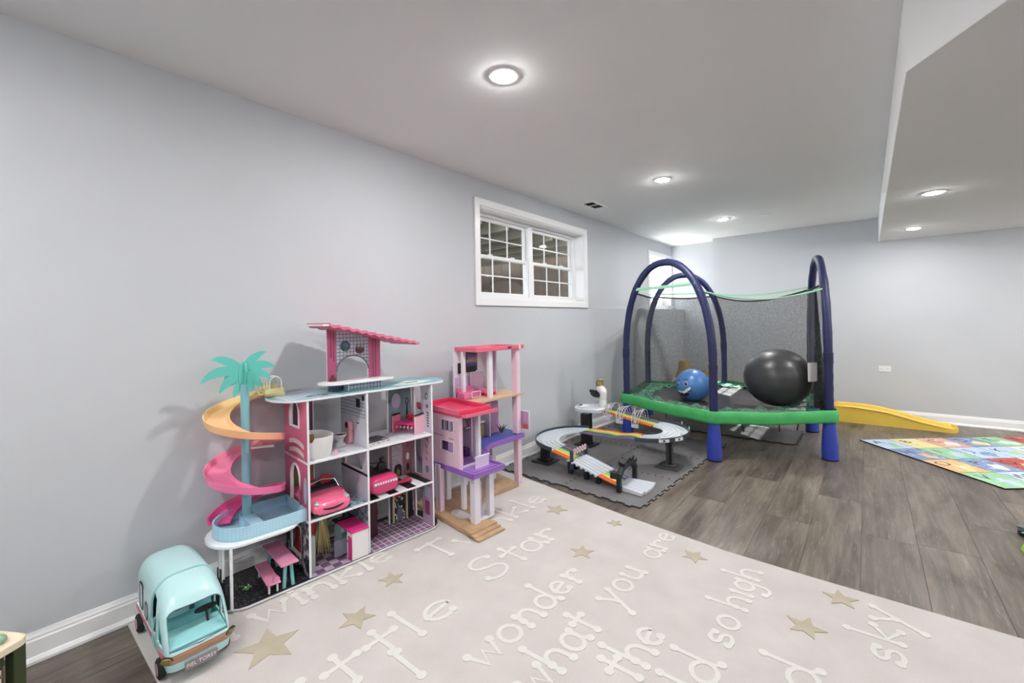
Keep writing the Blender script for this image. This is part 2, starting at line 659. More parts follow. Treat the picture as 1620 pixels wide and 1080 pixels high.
def window(name, w, units, casing_right=True):
    y0, y1, z0, z1 = w
    root = struct(bpy.data.objects.new(name, None))
    COL.objects.link(root)
    root.location = (0, (y0 + y1) / 2, z0)
    def P(mb, nm, m=TRIM, bv=.002, parent=root):
        mb.v = [(v[0], v[1] - (y0 + y1) / 2, v[2] - z0) for v in mb.v]
        return mb.build(nm, m, parent, smooth=0, bevel=bv)
    c = .062
    yr = y1 + (c if casing_right else .058)
    for nm, a, b in (('casing', (0, y0 - c, z0 - c), (.016, y0, z1 + c)), ('casing', (0, y1, z0 - c), (.016, yr, z1 + c)),
                     ('casing', (0, y0, z1), (.016, y1, z1 + c)), ('casing', (0, y0, z0 - c), (.016, y1, z0))):
        P(MB().lohi(a, b), nm)
    j = .012
    P(MB().lohi((-.16, y0, z0), (.004, y0 + j, z1)).lohi((-.16, y1 - j, z0), (.004, y1, z1)).lohi((-.16, y0 + j, z1 - j), (.004, y1 - j, z1)).lohi((-.16, y0 + j, z0), (.004, y1 - j, z0 + j)), 'jamb')
    ya, yb, za, zb = y0 + j, y1 - j, z0 + j, z1 - j
    # outer vinyl frame
    fr = MB()
    fw = .028
    fr.lohi((-.20, ya, za), (-.115, ya + fw, zb)).lohi((-.20, yb - fw, za), (-.115, yb, zb)).lohi((-.20, ya + fw, zb - fw), (-.115, yb - fw, zb)).lohi((-.20, ya + fw, za), (-.115, yb - fw, za + fw))
    mid = (ya + yb) / 2
    spans = [(ya + fw, yb - fw)]
    if units == 2:
        fr.lohi((-.20, mid - .035, za + fw), (-.115, mid + .035, zb - fw))
        spans = [(ya + fw, mid - .035), (mid + .035, yb - fw)]
    P(fr, 'window_frame', VINYL)
    zm = (za + zb) / 2 - .01
    for s0, s1 in spans:
        for nm, b0, b1, xf in (('upper_sash', zm - .008, zb - fw, -.185), ('lower_sash', za + fw, zm + .022, -.155)):
            sw = .030
            sa = MB()
            sa.lohi((xf, s0, b0), (xf + .028, s0 + sw, b1)).lohi((xf, s1 - sw, b0), (xf + .028, s1, b1)).lohi((xf, s0 + sw, b1 - sw), (xf + .028, s1 - sw, b1)).lohi((xf, s0 + sw, b0), (xf + .028, s1 - sw, b0 + sw))
            so = P(sa, nm, VINYL)
            g0, g1, h0, h1 = s0 + sw, s1 - sw, b0 + sw, b1 - sw
            for k in (1, 2):
                y = g0 + (g1 - g0) * k / 3
                P(MB().lohi((xf + .010, y - .006, h0), (xf + .018, y + .006, h1)), 'muntin', VINYL, 0, so)
            zc = (h0 + h1) / 2
            P(MB().lohi((xf + .0105, g0, zc - .006), (xf + .0175, g1, zc + .006)), 'muntin', VINYL, 0, so)
            for kk in range(3):
                for rr in range(2):
                    p0, p1 = g0 + (g1 - g0) * kk / 3 + (.006 if kk else 0), g0 + (g1 - g0) * (kk + 1) / 3 - (.006 if kk < 2 else 0)
                    q0, q1 = (h0, zc - .006) if rr == 0 else (zc + .006, h1)
                    P(MB().lohi((xf + .013, p0, q0), (xf + .0145, p1, q1)), 'pane', GLASS, 0, so)
            if nm == 'lower_sash':
                for f in (.3, .7):
                    y = s0 + (s1 - s0) * f
                    P(MB().lohi((xf + .006, y - .025, b1), (xf + .03, y + .025, b1 + .012)), 'sash_lock', VINYL, .003, so)
    return root
window('window_1', W1, 2)
window('window_2', W2, 1, casing_right=False)

# the yard behind window 1, under a timber deck ------------------------
WOODG = mat('weathered_deck_wood', (112, 106, 90), .8, noise=.25, nscale=6)
WOODD = mat('dark_fence_wood', (84, 68, 54), .85, noise=.3, nscale=7)
deck = thing('timber_deck', 'weathered timber deck seen from below through the larger window', 'deck', (-2.3, 2.6, 2.30))
MB().box((0, 0, .24), (4.0, 6.6, .03)).build('deck_boards', WOODG, deck, smooth=0)
jm = MB().box((0, 0, .11), (3.9, .04, .20)).mesh('joist', WOODG, 0)
for k in range(16):
    o = bpy.data.objects.new('joist', jm)
    COL.objects.link(o)
    o.parent = deck
    o.location = (0, -3.2 + k * .42, 0)
MB().box((-1.93, 0, .10), (.06, 6.6, .24)).build('rim_beam', WOODG, deck, smooth=0)
for y in (-1.2, 1.3, 3.1):
    MB().box((-1.8, y, -.55), (.12, .12, 1.26)).build('post', WOODG, deck, smooth=0)
fence = thing('wooden_fence', 'dark brown upright board fence beyond the larger window', 'fence', (-4.5, 2.8, 1.08))
bm_ = MB().box((0, 0, .72), (.025, .14, 1.36)).mesh('fence_board', WOODD, 0)
for k in range(46):
    o = bpy.data.objects.new('fence_board', bm_)
    COL.objects.link(o)
    o.parent = fence
    o.location = (random.uniform(-.006, .006), -3.3 + k * .146, random.uniform(-.02, .02))
for k in range(28):
    o = bpy.data.objects.new('fence_board', bm_)
    COL.objects.link(o)
    o.parent = fence
    o.rotation_euler = (0, 0, pi / 2)
    o.location = (.12 + k * .146, 3.30 + random.uniform(-.006, .006), random.uniform(-.02, .02))
MB().box((2.1, 3.34, .35), (4.0, .04, .09)).box((2.1, 3.34, 1.1), (4.0, .04, .09)).build('fence_rail', WOODD, fence, smooth=0)
MB().box((-.04, 0, .35), (.04, 6.7, .09)).box((-.04, 0, 1.1), (.04, 6.7, .09)).build('fence_rail', WOODD, fence, smooth=0)
struct(MB().lohi((-5.5, -3, .9), (-.24, 12, 1.06)).build('ground_outside', mat('gravel', (150, 146, 138), .9, noise=.25, nscale=14), smooth=0))

# ceiling fittings ----------------------------------------------------
LENS = bpy.data.materials.new('lamp_lens')
LENS.use_nodes = True
_b = LENS.node_tree.nodes['Principled BSDF']
_b.inputs['Base Color'].default_value = (.9, .9, .9, 1)
_b.inputs['Emission Color'].default_value = (1.0, .985, .965, 1)
_b.inputs['Emission Strength'].default_value = LAMP
LENS2 = LENS.copy()
LENS2.name = 'dimmed_lamp_lens'
LENS2.node_tree.nodes['Principled BSDF'].inputs['Emission Strength'].default_value = LAMP * .55
def downlight(x, y, z, label):
    t = thing('ceiling_light', label, 'ceiling light', (x, y, z), 0, 'recessed ceiling lights')
    MB().lathe([(.052, -.004), (.062, -.0065), (.076, -.004), (.079, 0), (.050, 0)], 40).build('trim_ring', TRIM, t)
    MB().lathe([(0, -.0135), (.018, -.0132), (.034, -.0120), (.045, -.0095), (.050, -.0065), (.052, -.0035)], 32).build('lens', LENS2 if z < 2.4 and x < 4 else LENS, t)
    return t
downlight(1.211, 1.703, H, 'round recessed ceiling light nearest to the viewer, above the rug')
downlight(1.217, 3.901, H, 'round recessed ceiling light in the middle of the main ceiling row')
downlight(1.225, 5.997, H, 'round recessed ceiling light above the trampoline')
downlight(3.038, 4.703, SZ, 'nearer round recessed light in the lowered ceiling on the right')
downlight(3.032, 6.502, SZ, 'farther round recessed light in the lowered ceiling near the back wall')
for x, y, z, w in ((1.21, -.50, H, 'just behind the viewer near the left wall'), (3.4, -.6, H, 'just behind the viewer on the right'), (3.3, -2.0, H, 'far behind the viewer on the right'), (1.21, -2.0, H, 'far behind the viewer near the left wall'),
                (4.9, 2.2, SZ, 'in the near part of the lowered ceiling'), (4.8, 4.4, SZ, 'midway along the lowered ceiling'), (4.8, 6.0, SZ, 'in the lowered ceiling near the back wall'), (5.9, 5.2, SZ, 'in the lowered ceiling by the right wall')):
    downlight(x, y, z, 'added unseen ceiling fill light, ' + w)  # unseen fittings added as fill to brighten the room

v = thing('ceiling_vent', 'small white ceiling register with two dark openings above the window', 'vent', (.338, 4.243, H))
vm = MB()
for a, b in (((-.085, -.165, -.008), (.085, -.13, 0)), ((-.085, .13, -.008), (.085, .165, 0)), ((-.085, -.13, -.008), (-.055, .13, 0)), ((.055, -.13, -.008), (.085, .13, 0)), ((-.055, -.012, -.008), (.055, .012, 0))):
    vm.lohi(a, b)
vm.build('vent_frame', TRIM, v, smooth=0, bevel=.002)
MB().lohi((-.055, -.13, -.003), (.055, .13, -.001)).build('vent_duct', mat('vent_dark', (24, 24, 26), .8), v, smooth=0)
sl = MB().box((0, 0, -.005), (.018, .11, .0012), ry=.6).mesh('vent_slat', mat('vent_slat', (90, 90, 92), .5), 0)
for i in range(4):
    for y in (-.071, .071):
        o = bpy.data.objects.new('vent_slat', sl)
        COL.objects.link(o)
        o.parent = v
        o.location = (-.042 + i * .028, y, 0)
p = thing('ceiling_plate', 'small blank white cover plate on the ceiling by the back wall', 'cover plate', (1.663, 6.117, H))
MB().box((0, 0, -.003), (.115, .115, .006)).build('plate', TRIM, p, bevel=.003)
MB().cyl((0, .042, -.0065), .004, .002, seg=10).build('screw', VINYL, p)
MB().cyl((0, -.042, -.0065), .004, .002, seg=10).build('screw', VINYL, p)
ot = thing('wall_outlet', 'white double electrical outlet on the back wall above the yellow slide', 'outlet', (2.79, YB, .637))
MB().prism(rrect(-.060, -.037, .060, .037, .006), 0, .006, frame=lambda x, y, z: (x, -z, y)).build('cover_plate', VINYL, ot, bevel=.0015)
for sx in (-.028, .028):
    so = MB().prism(rrect(sx - .017, -.014, sx + .017, .014, .008), .006, .0085, frame=lambda x, y, z: (x, -z, y)).build('socket', VINYL, ot)
    MB().box((sx - .005, -.009, .004), (.008, .001, .0022)).box((sx - .005, -.009, -.004), (.008, .001, .0022)).cyl((sx + .008, -.009, 0), .0022, .001, 'y', 8).build('slot', mat('socket_black', (20, 20, 20)), so)
# ================================================================ RUG
RUGM = ramp_mat('rug_pile', [(.3, (196, 190, 187)), (.7, (206, 200, 197))], scale=5, rough=.95, detail=6)
def add_bump(m, scale, strength, dist=.004):
    nt, N, L, b = nodes_of(m)
    tc = N.new('ShaderNodeTexCoord')
    n = N.new('ShaderNodeTexNoise')
    n.inputs['Scale'].default_value = scale
    n.inputs['Detail'].default_value = 3
    L.new(tc.outputs['Object'], n.inputs['Vector'])
    bp = N.new('ShaderNodeBump')
    bp.inputs['Strength'].default_value = strength
    bp.inputs['Distance'].default_value = dist
    L.new(n.outputs['Fac'], bp.inputs['Height'])
    L.new(bp.outputs[0], b.inputs['Normal'])
    return m
add_bump(RUGM, 260, .6)
LETM = add_bump(ramp_mat('rug_letter_pile', [(.3, (214, 212, 207)), (.7, (222, 220, 215))], scale=6, rough=.95), 260, .6)
STARM = add_bump(ramp_mat('rug_star_pile', [(.3, (176, 167, 146)), (.7, (188, 180, 160))], scale=9, rough=.95), 260, .6)
RZ = .012
rug = MB()
outl = [(.04, .41), (3.40, .41), (3.40, 2.665), (3.0, 2.664), (2.4, 2.660), (1.99, 2.668), (1.393, 2.737), (.9, 2.82), (.36, 2.912), (.04, 2.935)]
rug.prism(outl, 0, RZ)
rug = rug.build('rug', RUGM, None, smooth=0, bevel=.004)
tag(rug, 'pale pink-grey nursery rhyme rug with raised white letters and beige stars', 'rug')

# stroke letters: x to the right, y up, x-height 1, ascender 1.9, descender -.8
def A(cx, cy, rx, ry, a0, a1, n=9):
    return [(cx + rx * cos(radians(a0 + (a1 - a0) * i / n)), cy + ry * sin(radians(a0 + (a1 - a0) * i / n))) for i in range(n + 1)]
GL = {
 'a': [A(.40, .48, .38, .5, 40, 400, 14), [(.78, .95), (.74, .4), (.95, .02)]],
 'b': [[(.05, 1.85), (.08, .05)], A(.42, .48, .38, .48, 150, -190, 14)],
 'd': [A(.40, .48, .38, .48, 40, 400, 14), [(.80, 1.85), (.78, .3), (.95, .02)]],
 'e': [[(.08, .52), (.75, .62)] + A(.42, .52, .36, .48, 10, 310, 12)],
 'g': [A(.40, .50, .36, .46, 40, 400, 14), [(.76, .95), (.74, -.3)] + A(.42, -.38, .32, .4, 10, -150, 7)],
 'h': [[(.05, 1.85), (.10, .02)], [(.10, .45)] + A(.46, .5, .36, .45, 150, 10, 7) + [(.86, .02)]],
 'i': [[(.15, .95), (.18, .02)], [(.15, 1.40), (.155, 1.42)]],
 'k': [[(.05, 1.85), (.10, .02)], [(.75, .95), (.14, .48), (.80, .02)]],
 'l': [[(.12, 1.85), (.16, .02)]],
 'n': [[(.08, .95), (.10, .02)], [(.10, .45)] + A(.45, .5, .34, .45, 150, 10, 7) + [(.84, .02)]],
 'o': [A(.44, .48, .40, .48, 90, 450, 16)],
 'r': [[(.08, .95), (.12, .02)], [(.12, .45)] + A(.44, .55, .32, .38, 150, 35, 6)],
 's': [A(.40, .72, .30, .24, 30, 250, 9) + A(.40, .25, .32, .26, 90, -150, 9)],
 't': [[(.38, 1.55), (.40, .02)], [(.05, 1.02), (.75, 1.06)]],
 'u': [[(.08, .95)] + A(.42, .35, .33, .33, 180, 350, 8) + [(.78, .95)], [(.78, .95), (.84, .02)]],
 'v': [[(.05, .95), (.38, .02), (.75, .95)]],
 'w': [[(.03, .95), (.28, .05), (.55, .75), (.82, .05), (1.10, .95)]],
 'y': [[(.05, .95), (.42, .15)], [(.85, .95), (.05, -.8)]],
 'S': [A(.55, 1.42, .46, .44, 20, 255, 11) + A(.50, .46, .50, .46, 90, -160, 11)],
 'T': [[(.02, 1.85), (1.05, 1.85)], [(.54, 1.85), (.56, .02)]],
 'I': [[(.3, 1.85), (.3, .02)]],
 '.': [[(.1, .08), (.11, .085)]],
}
def stroke_letter(ch, sx, sy, w0):
    """flat ribbons with round blobs at their ends, raised above the rug"""
    mb = MB()
    def disc(x, y, r, z):
        ring = [(x + r * cos(2 * pi * k / 10), y + r * sin(2 * pi * k / 10)) for k in range(10)]
        mb.prism(ring, 0, z)
    for si, s in enumerate(GL[ch]):
        pts = [Vector((p[0] * sx, p[1] * sy)) for p in s]
        closed = (pts[0] - pts[-1]).length < .002
        n = len(pts)
        L, R = [], []
        for i in range(n):
            a, b = (pts[i - 1] if i else (pts[-2] if closed else pts[0])), (pts[i + 1] if i < n - 1 else (pts[1] if closed else pts[-1]))
            t = (b - a).normalized()
            nn = Vector((-t.y, t.x)) * w0 / 2
            L.append(pts[i] + nn)
            R.append(pts[i] - nn)
        z = .0030 + si * .0003
        vs, fs = [], []
        for i in range(n):
            vs += [(L[i].x, L[i].y, 0), (L[i].x, L[i].y, z), (R[i].x, R[i].y, z), (R[i].x, R[i].y, 0)]
        for i in range(n - 1):
            for k in range(3):
                fs.append((i * 4 + k, (i + 1) * 4 + k, (i + 1) * 4 + k + 1, i * 4 + k + 1))
        mb.add(vs, fs)
        if not closed:
            disc(pts[0].x, pts[0].y, w0 * .98, z + .0004)
            disc(pts[-1].x, pts[-1].y, w0 * .98, z + .0005)
    return mb
def word(txt, base, y0, y1, xh, w0=.021):
    """lays the word along +Y on the rug, letter tops towards the wall; baseline at x = base"""
    wd = {'i': .45, 'l': .45, 't': .85, 'w': 1.25, 'S': 1.2, 'T': 1.2, 'I': .7, '.': .4, 'r': .85, 'v': .9}
    tot = sum(wd.get(c, 1.05) for c in txt) - .1
    s = (y1 - y0) / tot
    y = y0
    for c in txt:
        mb = stroke_letter(c, s * .95, xh, w0)
        o = mb.build('letter', LETM, rug, smooth=0)
        o.location = (base, y, RZ - .0005)
        o.rotation_euler = (0, 0, pi / 2)
        y += wd.get(c, 1.05) * s
word('Twinkle', .53, .60, 1.50, .105)
word('Twinkle', .77, 1.60, 2.68, .105)
word('ttle', 1.14, .80, 1.44, .115)
word('i', 1.14, .70, .80, .115)
word('Star', 1.13, 1.64, 2.28, .115)
word('I', 1.31, 1.00, 1.08, .10)
word('wonder', 1.48, 1.20, 1.985, .10, .020)
word('what', 1.715, 1.22, 1.70, .10, .020)
word('you', 1.71, 1.84, 2.20, .095, .019)
word('are', 1.71, 2.34, 2.68, .085, .017)
word('the', 1.955, 1.48, 1.82, .10, .020)
word('ld', 2.18, 1.58, 1.78, .095, .019)
word('so', 2.18, 1.88, 2.10, .085, .018)
word('high', 2.18, 2.16, 2.55, .085, .017)
word('d', 2.474, 1.82, 1.97, .10, .019)
word('sky.', 2.715, 2.17, 2.62, .095, .018)
def star(x, y, r, rot, seed):
    rd = random.Random(seed)
    pts = []
    for k in range(10):
        rr = r * (1 if k % 2 == 0 else .45) * rd.uniform(.93, 1.05)
        an = rot + k * pi / 5
        pts.append((rr * cos(an), rr * sin(an)))
    o = MB().prism(pts, 0, .0034).build('star', STARM, rug, smooth=0)
    o.location = (x, y, RZ - .0005)
for i, (x, y, r, rot) in enumerate([(.691, .744, .125, .3), (.828, 1.063, .085, .9), (.70, 1.339, .07, .2), (.921, 2.541, .085, .5), (1.346, 2.163, .075, .8), (1.861, 2.496, .07, .1), (2.509, 2.53, .075, .5), (2.403, 2.21, .08, .2), (1.336, 2.60, .05, 0)]):
    star(x, y, r, rot, i)

# ================================================================ FOAM MATS
FOAM = ramp_mat('grey_foam', [(.3, (104, 102, 104)), (.7, (122, 120, 122))], scale=3, rough=.8, detail=8)
FOAMD = mat('shadowed_foam_edge', (58, 57, 59), .9)  # tile sides darkened to paint in the shadow along the teeth
TS, TH = .655, .011
def puzzle_tile():
    """square tile with dovetail teeth along its four edges"""
    n, d = 11, .020
    def edge(flip):
        out = []
        st = TS / n
        for k in range(n):
            a, b = k * st, (k + 1) * st
            if k % 2 == (1 if flip else 0) or k in (0, n - 1) and False:
                out += [(a, 0), (b, 0)]
            else:
                out += [(a + st * .18, 0), (a - st * .02, -d), (b + st * .02, -d), (b - st * .18, 0)]
        return out
    o = []
    for k in range(4):
        e = edge(k >= 2)
        for x, y in e:
            for _ in range(k):
                x, y = TS - y, x
            o.append((x, y))
    cl = []
    for p in o:
        if not cl or (Vector(p) - Vector(cl[-1])).length > 1e-5:
            cl.append(p)
    if (Vector(cl[0]) - Vector(cl[-1])).length < 1e-5:
        cl.pop()
    return MB().prism(cl, 0, TH, m=1, mt=0)
tm = puzzle_tile().mesh('foam_tile', [FOAM, FOAMD], 0)
def tiles(ox, oy, rot, cols, rows, lbl):
    for r in range(rows):
        for c in range(cols):
            o = bpy.data.objects.new('foam_tile', tm)
            COL.objects.link(o)
            x, y = c * (TS + .0165), r * (TS + .0165)
            o.location = (ox + x * cos(rot) - y * sin(rot), oy + x * sin(rot) + y * cos(rot), .0003)
            o.rotation_euler = (0, 0, rot)
            tag(o, lbl(c, r), 'foam mat', 'grey interlocking foam tiles')
wall_side = ['against the wall', 'away from the wall']
row_nm = ['nearest the rug under the track finish', 'in the middle under the tall track support', 'at the far end toward the trampoline']
tiles(.045, 2.985, radians(-2.6), 2, 3, lambda c, r: 'grey foam puzzle tile %s, %s' % (wall_side[c], row_nm[r]))
nm2 = ['behind the trampoline leg by the wall', 'under the middle of the trampoline', 'under the trampoline with a bare jagged corner']
tiles(.03, 5.33, radians(-.5), 3, 1, lambda c, r: 'grey foam puzzle tile ' + nm2[c])

# ================================================================ ALPHABET MAT
am = thing('alphabet_mat', 'flat printed foam mat with colourful alphabet squares and a dark edge', 'play mat', (2.544, 5.902, 0), math.atan2(-.767, .642))
# local x runs along the short side towards the viewer, local y along the long side to the right
SWD, LWD = 1.35, 2.05
MB().prism([(0, 0), (SWD, 0), (SWD, LWD), (0, LWD)], 0, .010).build('mat_base', mat('mat_edge_black', (34, 33, 36), .7), am, smooth=0)
pc = {'lb': (186, 205, 228), 'ye': (228, 214, 150), 'sa': (219, 160, 138), 'bl': (122, 144, 184), 'gr': (150, 200, 156), 're': (186, 76, 66), 'or': (226, 178, 118), 'li': (166, 170, 204), 'wh': (226, 226, 220)}
PM = {k: ramp_mat('print_' + k, [(.30, tuple(int(v * .95) for v in c)), (.56, c), (.66, tuple(int(v + (235 - v) * .55) for v in c)), (.72, c)], scale=11, distort=1.8, rough=.55) for k, c in pc.items()}
INK = mat('print_ink', (58, 58, 66), .6)
rows_ = [['lb', 'ye', 'sa', 'bl', 'gr', 're', 'or'], ['bl', 'gr', 'lb', 'lb', 'wh', 'ye', 'li'], ['or', 'bl', 're', 'wh', 'gr', 'lb', 'sa'], ['gr', 'lb', 'sa', 'ye', 'bl', 'or', 're']]
letters = ['ABCDEFG', 'HIJKLMN', 'OPQRSTU', 'VWXYZ12']
cw, ch = SWD / 4, LWD / 7
for r in range(4):
    for c in range(7):
        x0, x1, y0, y1 = r * cw, (r + 1) * cw, c * ch, (c + 1) * ch
        o = MB().lohi((x0 + .004, y0 + .004, .0098), (x1 - .004, y1 - .004, .0106)).build('print_square', PM[rows_[r][c]], am, smooth=0)
        cx, cy = (x0 + x1) / 2, (y0 + y1) / 2
        k2 = PM[['wh', 'lb', 'ye', 'or'][(r * 3 + c * 2) % 4]] if rows_[r][c] not in ('wh', 'lb') else PM[['gr', 'sa', 'bl'][c % 3]]
        blob = [(cx + .05 + (.075 + .02 * sin(3 * a + r)) * cos(a), cy + .03 + (.06 + .02 * cos(2 * a + c)) * sin(a)) for a in [2 * pi * k / 14 for k in range(14)]]
        MB().prism(blob, .0104, .0109).build('picture', k2, am, smooth=0)
        T = Matrix.Translation((cx - .055, cy - .05, .0111)) @ Matrix.Rotation(pi / 2, 4, 'Z')
        text_mesh('print_letter', letters[r][c], .15, INK, am, T, .0002)
# ================================================================ TRAMPOLINE
NAVY = mat('navy_sleeve', (32, 38, 82), .5, noise=.12, nscale=30, bump=.2, bscale=40)
BLUE = mat('blue_plastic', (52, 72, 176), .28, coat=.2)
GREEN = mat('green_fabric', (72, 178, 100), .6, noise=.10, nscale=9)
MINT = mat('mint_strap', (150, 205, 172), .6)
BLACKF = mat('black_fabric', (22, 22, 25), .8)
CORD = mat('black_cord', (14, 14, 15), .7)
def see_through(name, col, op, rough=.8, weave=None):
    m = bpy.data.materials.new(name)
    m.use_nodes = True
    N, L = m.node_tree.nodes, m.node_tree.links
    b = N['Principled BSDF']
    b.inputs['Base Color'].default_value = rgba(col)
    b.inputs['Roughness'].default_value = rough
    t = N.new('ShaderNodeBsdfTransparent')
    mx = N.new('ShaderNodeMixShader')
    mx.inputs[0].default_value = op
    if weave:
        tc = N.new('ShaderNodeTexCoord')
        w = N.new('ShaderNodeTexNoise')
        w.inputs['Scale'].default_value = weave
        w.inputs['Detail'].default_value = 2
        mp = N.new('ShaderNodeMapping')
        mp.inputs['Scale'].default_value = (1, 1, 1.8)
        L.new(tc.outputs['Object'], mp.inputs[0])
        L.new(mp.outputs[0], w.inputs['Vector'])
        mr = N.new('ShaderNodeMapRange')
        mr.inputs['From Min'].default_value = .3
        mr.inputs['From Max'].default_value = .7
        mr.inputs['To Min'].default_value = max(0, op - .24)
        mr.inputs['To Max'].default_value = min(1, op + .24)
        L.new(w.outputs['Fac'], mr.inputs['Value'])
        L.new(mr.outputs[0], mx.inputs[0])
    L.new(t.outputs[0], mx.inputs[1])
    L.new(b.outputs[0], mx.inputs[2])
    L.new(mx.outputs[0], N['Material Output'].inputs['Surface'])
    MATS[name] = m
    return m
NET = see_through('black_net', (70, 70, 72), .56, weave=120)
JUMP = see_through('jump_mat_weave', (44, 43, 48), .86)
SKIRT = see_through('green_skirt', (74, 122, 98), .70, weave=26)
TC = Vector((1.30, 5.40))
tr = thing('trampoline', 'small six-legged indoor trampoline with three padded blue arches and black net', 'trampoline', (TC.x, TC.y, 0), 0)
ANG = [-143, -83, -23, 37, 97, 157]
TR = 1.052
HX = [Vector(p) - TC for p in ((.415, 4.83), (1.50, 4.34), (2.34, 4.97), (2.115, 6.06), (1.09, 6.48), (.26, 5.86))]
def poly_r(an, off=0.0, rnd=.0):
    """distance to the leg polygon (grown by off, corners trimmed) at an angle in degrees"""
    d = Vector((cos(radians(an)), sin(radians(an))))
    best = 9
    cap = 9
    for k in range(6):
        a, b = HX[k], HX[(k + 1) % 6]
        e = (b - a).normalized()
        n = Vector((e.y, -e.x))
        h = a.dot(n) + off
        c = d.dot(n)
        if c > 1e-6:
            best = min(best, h / c)
        m = HX[k].normalized()
        c2 = d.dot(m)
        if c2 > 1e-6:
            cap = min(cap, (HX[k].length + off * 1.02) / c2)
    return min(best, cap)
ZM = .42
# legs (round feet), lower blue cones
for p in HX:
    l = MB().lathe([(.050, 0), (.064, .004), (.066, .02), (.065, .13), (.060, .22), (.052, .32), (.048, .38), (.042, .43), (.036, .45)], 28, c=(p.x, p.y, 0)).build('leg', BLUE, tr)
    MB().lathe([(.0662, .0005), (.067, .012), (.0662, .014)], 28, c=(p.x, p.y, 0)).build('foot_cap', BLACKF, l)
# arches
APEX, SPR, EXPN = 1.925, .90, 2.15
def arch_pt(i, j, s):
    """s in 0..1 walks from leg i up, over and down to leg j"""
    a, b = HX[i], HX[j]
    mid, half = (a + b) / 2, (b - a) / 2
    up0 = .22
    if s < up0:
        return Vector((a.x, a.y, .40 + (SPR - .40) * s / up0))
    if s > 1 - up0:
        return Vector((b.x, b.y, .40 + (SPR - .40) * (1 - s) / up0))
    th = pi * (1 - (s - up0) / (1 - 2 * up0))
    cx, sz = cos(th), sin(th)
    kx = math.copysign(abs(cx) ** (2 / EXPN), cx)
    p = mid + half * kx
    return Vector((p.x, p.y, SPR + (APEX - SPR) * sz ** (2 / EXPN)))
for i, j in ((0, 1), (2, 3), (4, 5)):
    pts = [arch_pt(i, j, k / 60) for k in range(61)]
    rad = [.037 + .0016 * sin(k * 2.1) for k in range(61)]
    ar = MB().tube(pts, rad, 14).build('arch', NAVY, tr)
    for k in (13, 47):
        q, q2 = pts[k], pts[k + 1]
        MB().tube([q, q2], .0405, 14).build('sleeve_seam', mat('navy_seam', (28, 32, 70), .5), ar)
# ring, jumping mat, skirt, green band
ringp = [(0.86 * cos(2 * pi * k / 48), .86 * sin(2 * pi * k / 48), ZM) for k in range(48)]
MB().tube([(poly_r(a, -.01) * cos(radians(a)), poly_r(a, -.01) * sin(radians(a)), ZM - .01) for a in range(0, 360, 4)], .017, 8, closed=True).build('frame_ring', mat('dark_steel', (40, 40, 44), .4, .7), tr)
vs = [(0, 0, ZM - .012)]
jm_ = MB()
R_ = []
for rr in (.001, .25, .5, .70, .78):
    R_.append([(rr * cos(radians(a)), rr * sin(radians(a)), ZM - .012 * (1 - rr / .78)) for a in range(0, 360, 5)])
jm_.rings(R_, cap0=True, cap1=False).build('jumping_mat', JUMP, tr)
rd = random.Random(3)
R_ = []
nn = 150
ph = [rd.uniform(0, 6.28) for _ in range(6)]
for fi, f in enumerate((0, .2, .4, .6, .8, 1.0)):
    ring = []
    for k in range(nn):
        a = 360 * k / nn
        ra = radians(a)
        inner = poly_r(a, -.02) * .25 + .50 + .018 * sin(9 * ra + ph[0]) + .012 * sin(23 * ra + ph[1])
        outer = poly_r(a, .03)
        r = inner + (outer - inner) * f
        z = ZM + .012 + .018 * f + (.011 * sin(31 * ra + ph[2] + fi * 1.1) + .010 * sin(17 * ra + ph[3] - fi * .8) + .008 * sin(47 * ra + ph[4])) * (1 - f * .6)
        ring.append((r * cos(ra), r * sin(ra), z))
    R_.append(ring)
MB().rings(R_, cap0=False, cap1=False).build('skirt', SKIRT, tr, smooth=180)
R_ = []
nb = 180
dirs = [math.degrees(math.atan2(p.y, p.x)) % 360 for p in HX]
def leg_frac(an):
    """0 at a leg, 1 half way between two legs"""
    ds = sorted(dirs)
    for k in range(6):
        a, b = ds[k], ds[(k + 1) % 6] + (360 if k == 5 else 0)
        for q in (an, an + 360):
            if a <= q < b:
                return sin(pi * (q - a) / (b - a))
    return 0
for zi, (z, o) in enumerate(((.455, .058), (.468, .064), (.462, .070), (.415, .073), (.372, .071), (.356, .068), (.352, .060))):
    ring = []
    for k in range(nb):
        an = 360 * k / nb
        ra = radians(an)
        f = leg_frac(an)
        r = poly_r(an, o) + .0018 * sin(40 * ra + zi) - .012 * f
        ring.append((r * cos(ra), r * sin(ra), z - .016 * f * f + .0015 * sin(26 * ra + zi * 2)))
    R_.append(ring)
MB().rings(R_, cap0=False, cap1=False).build('green_band', GREEN, tr, smooth=180)
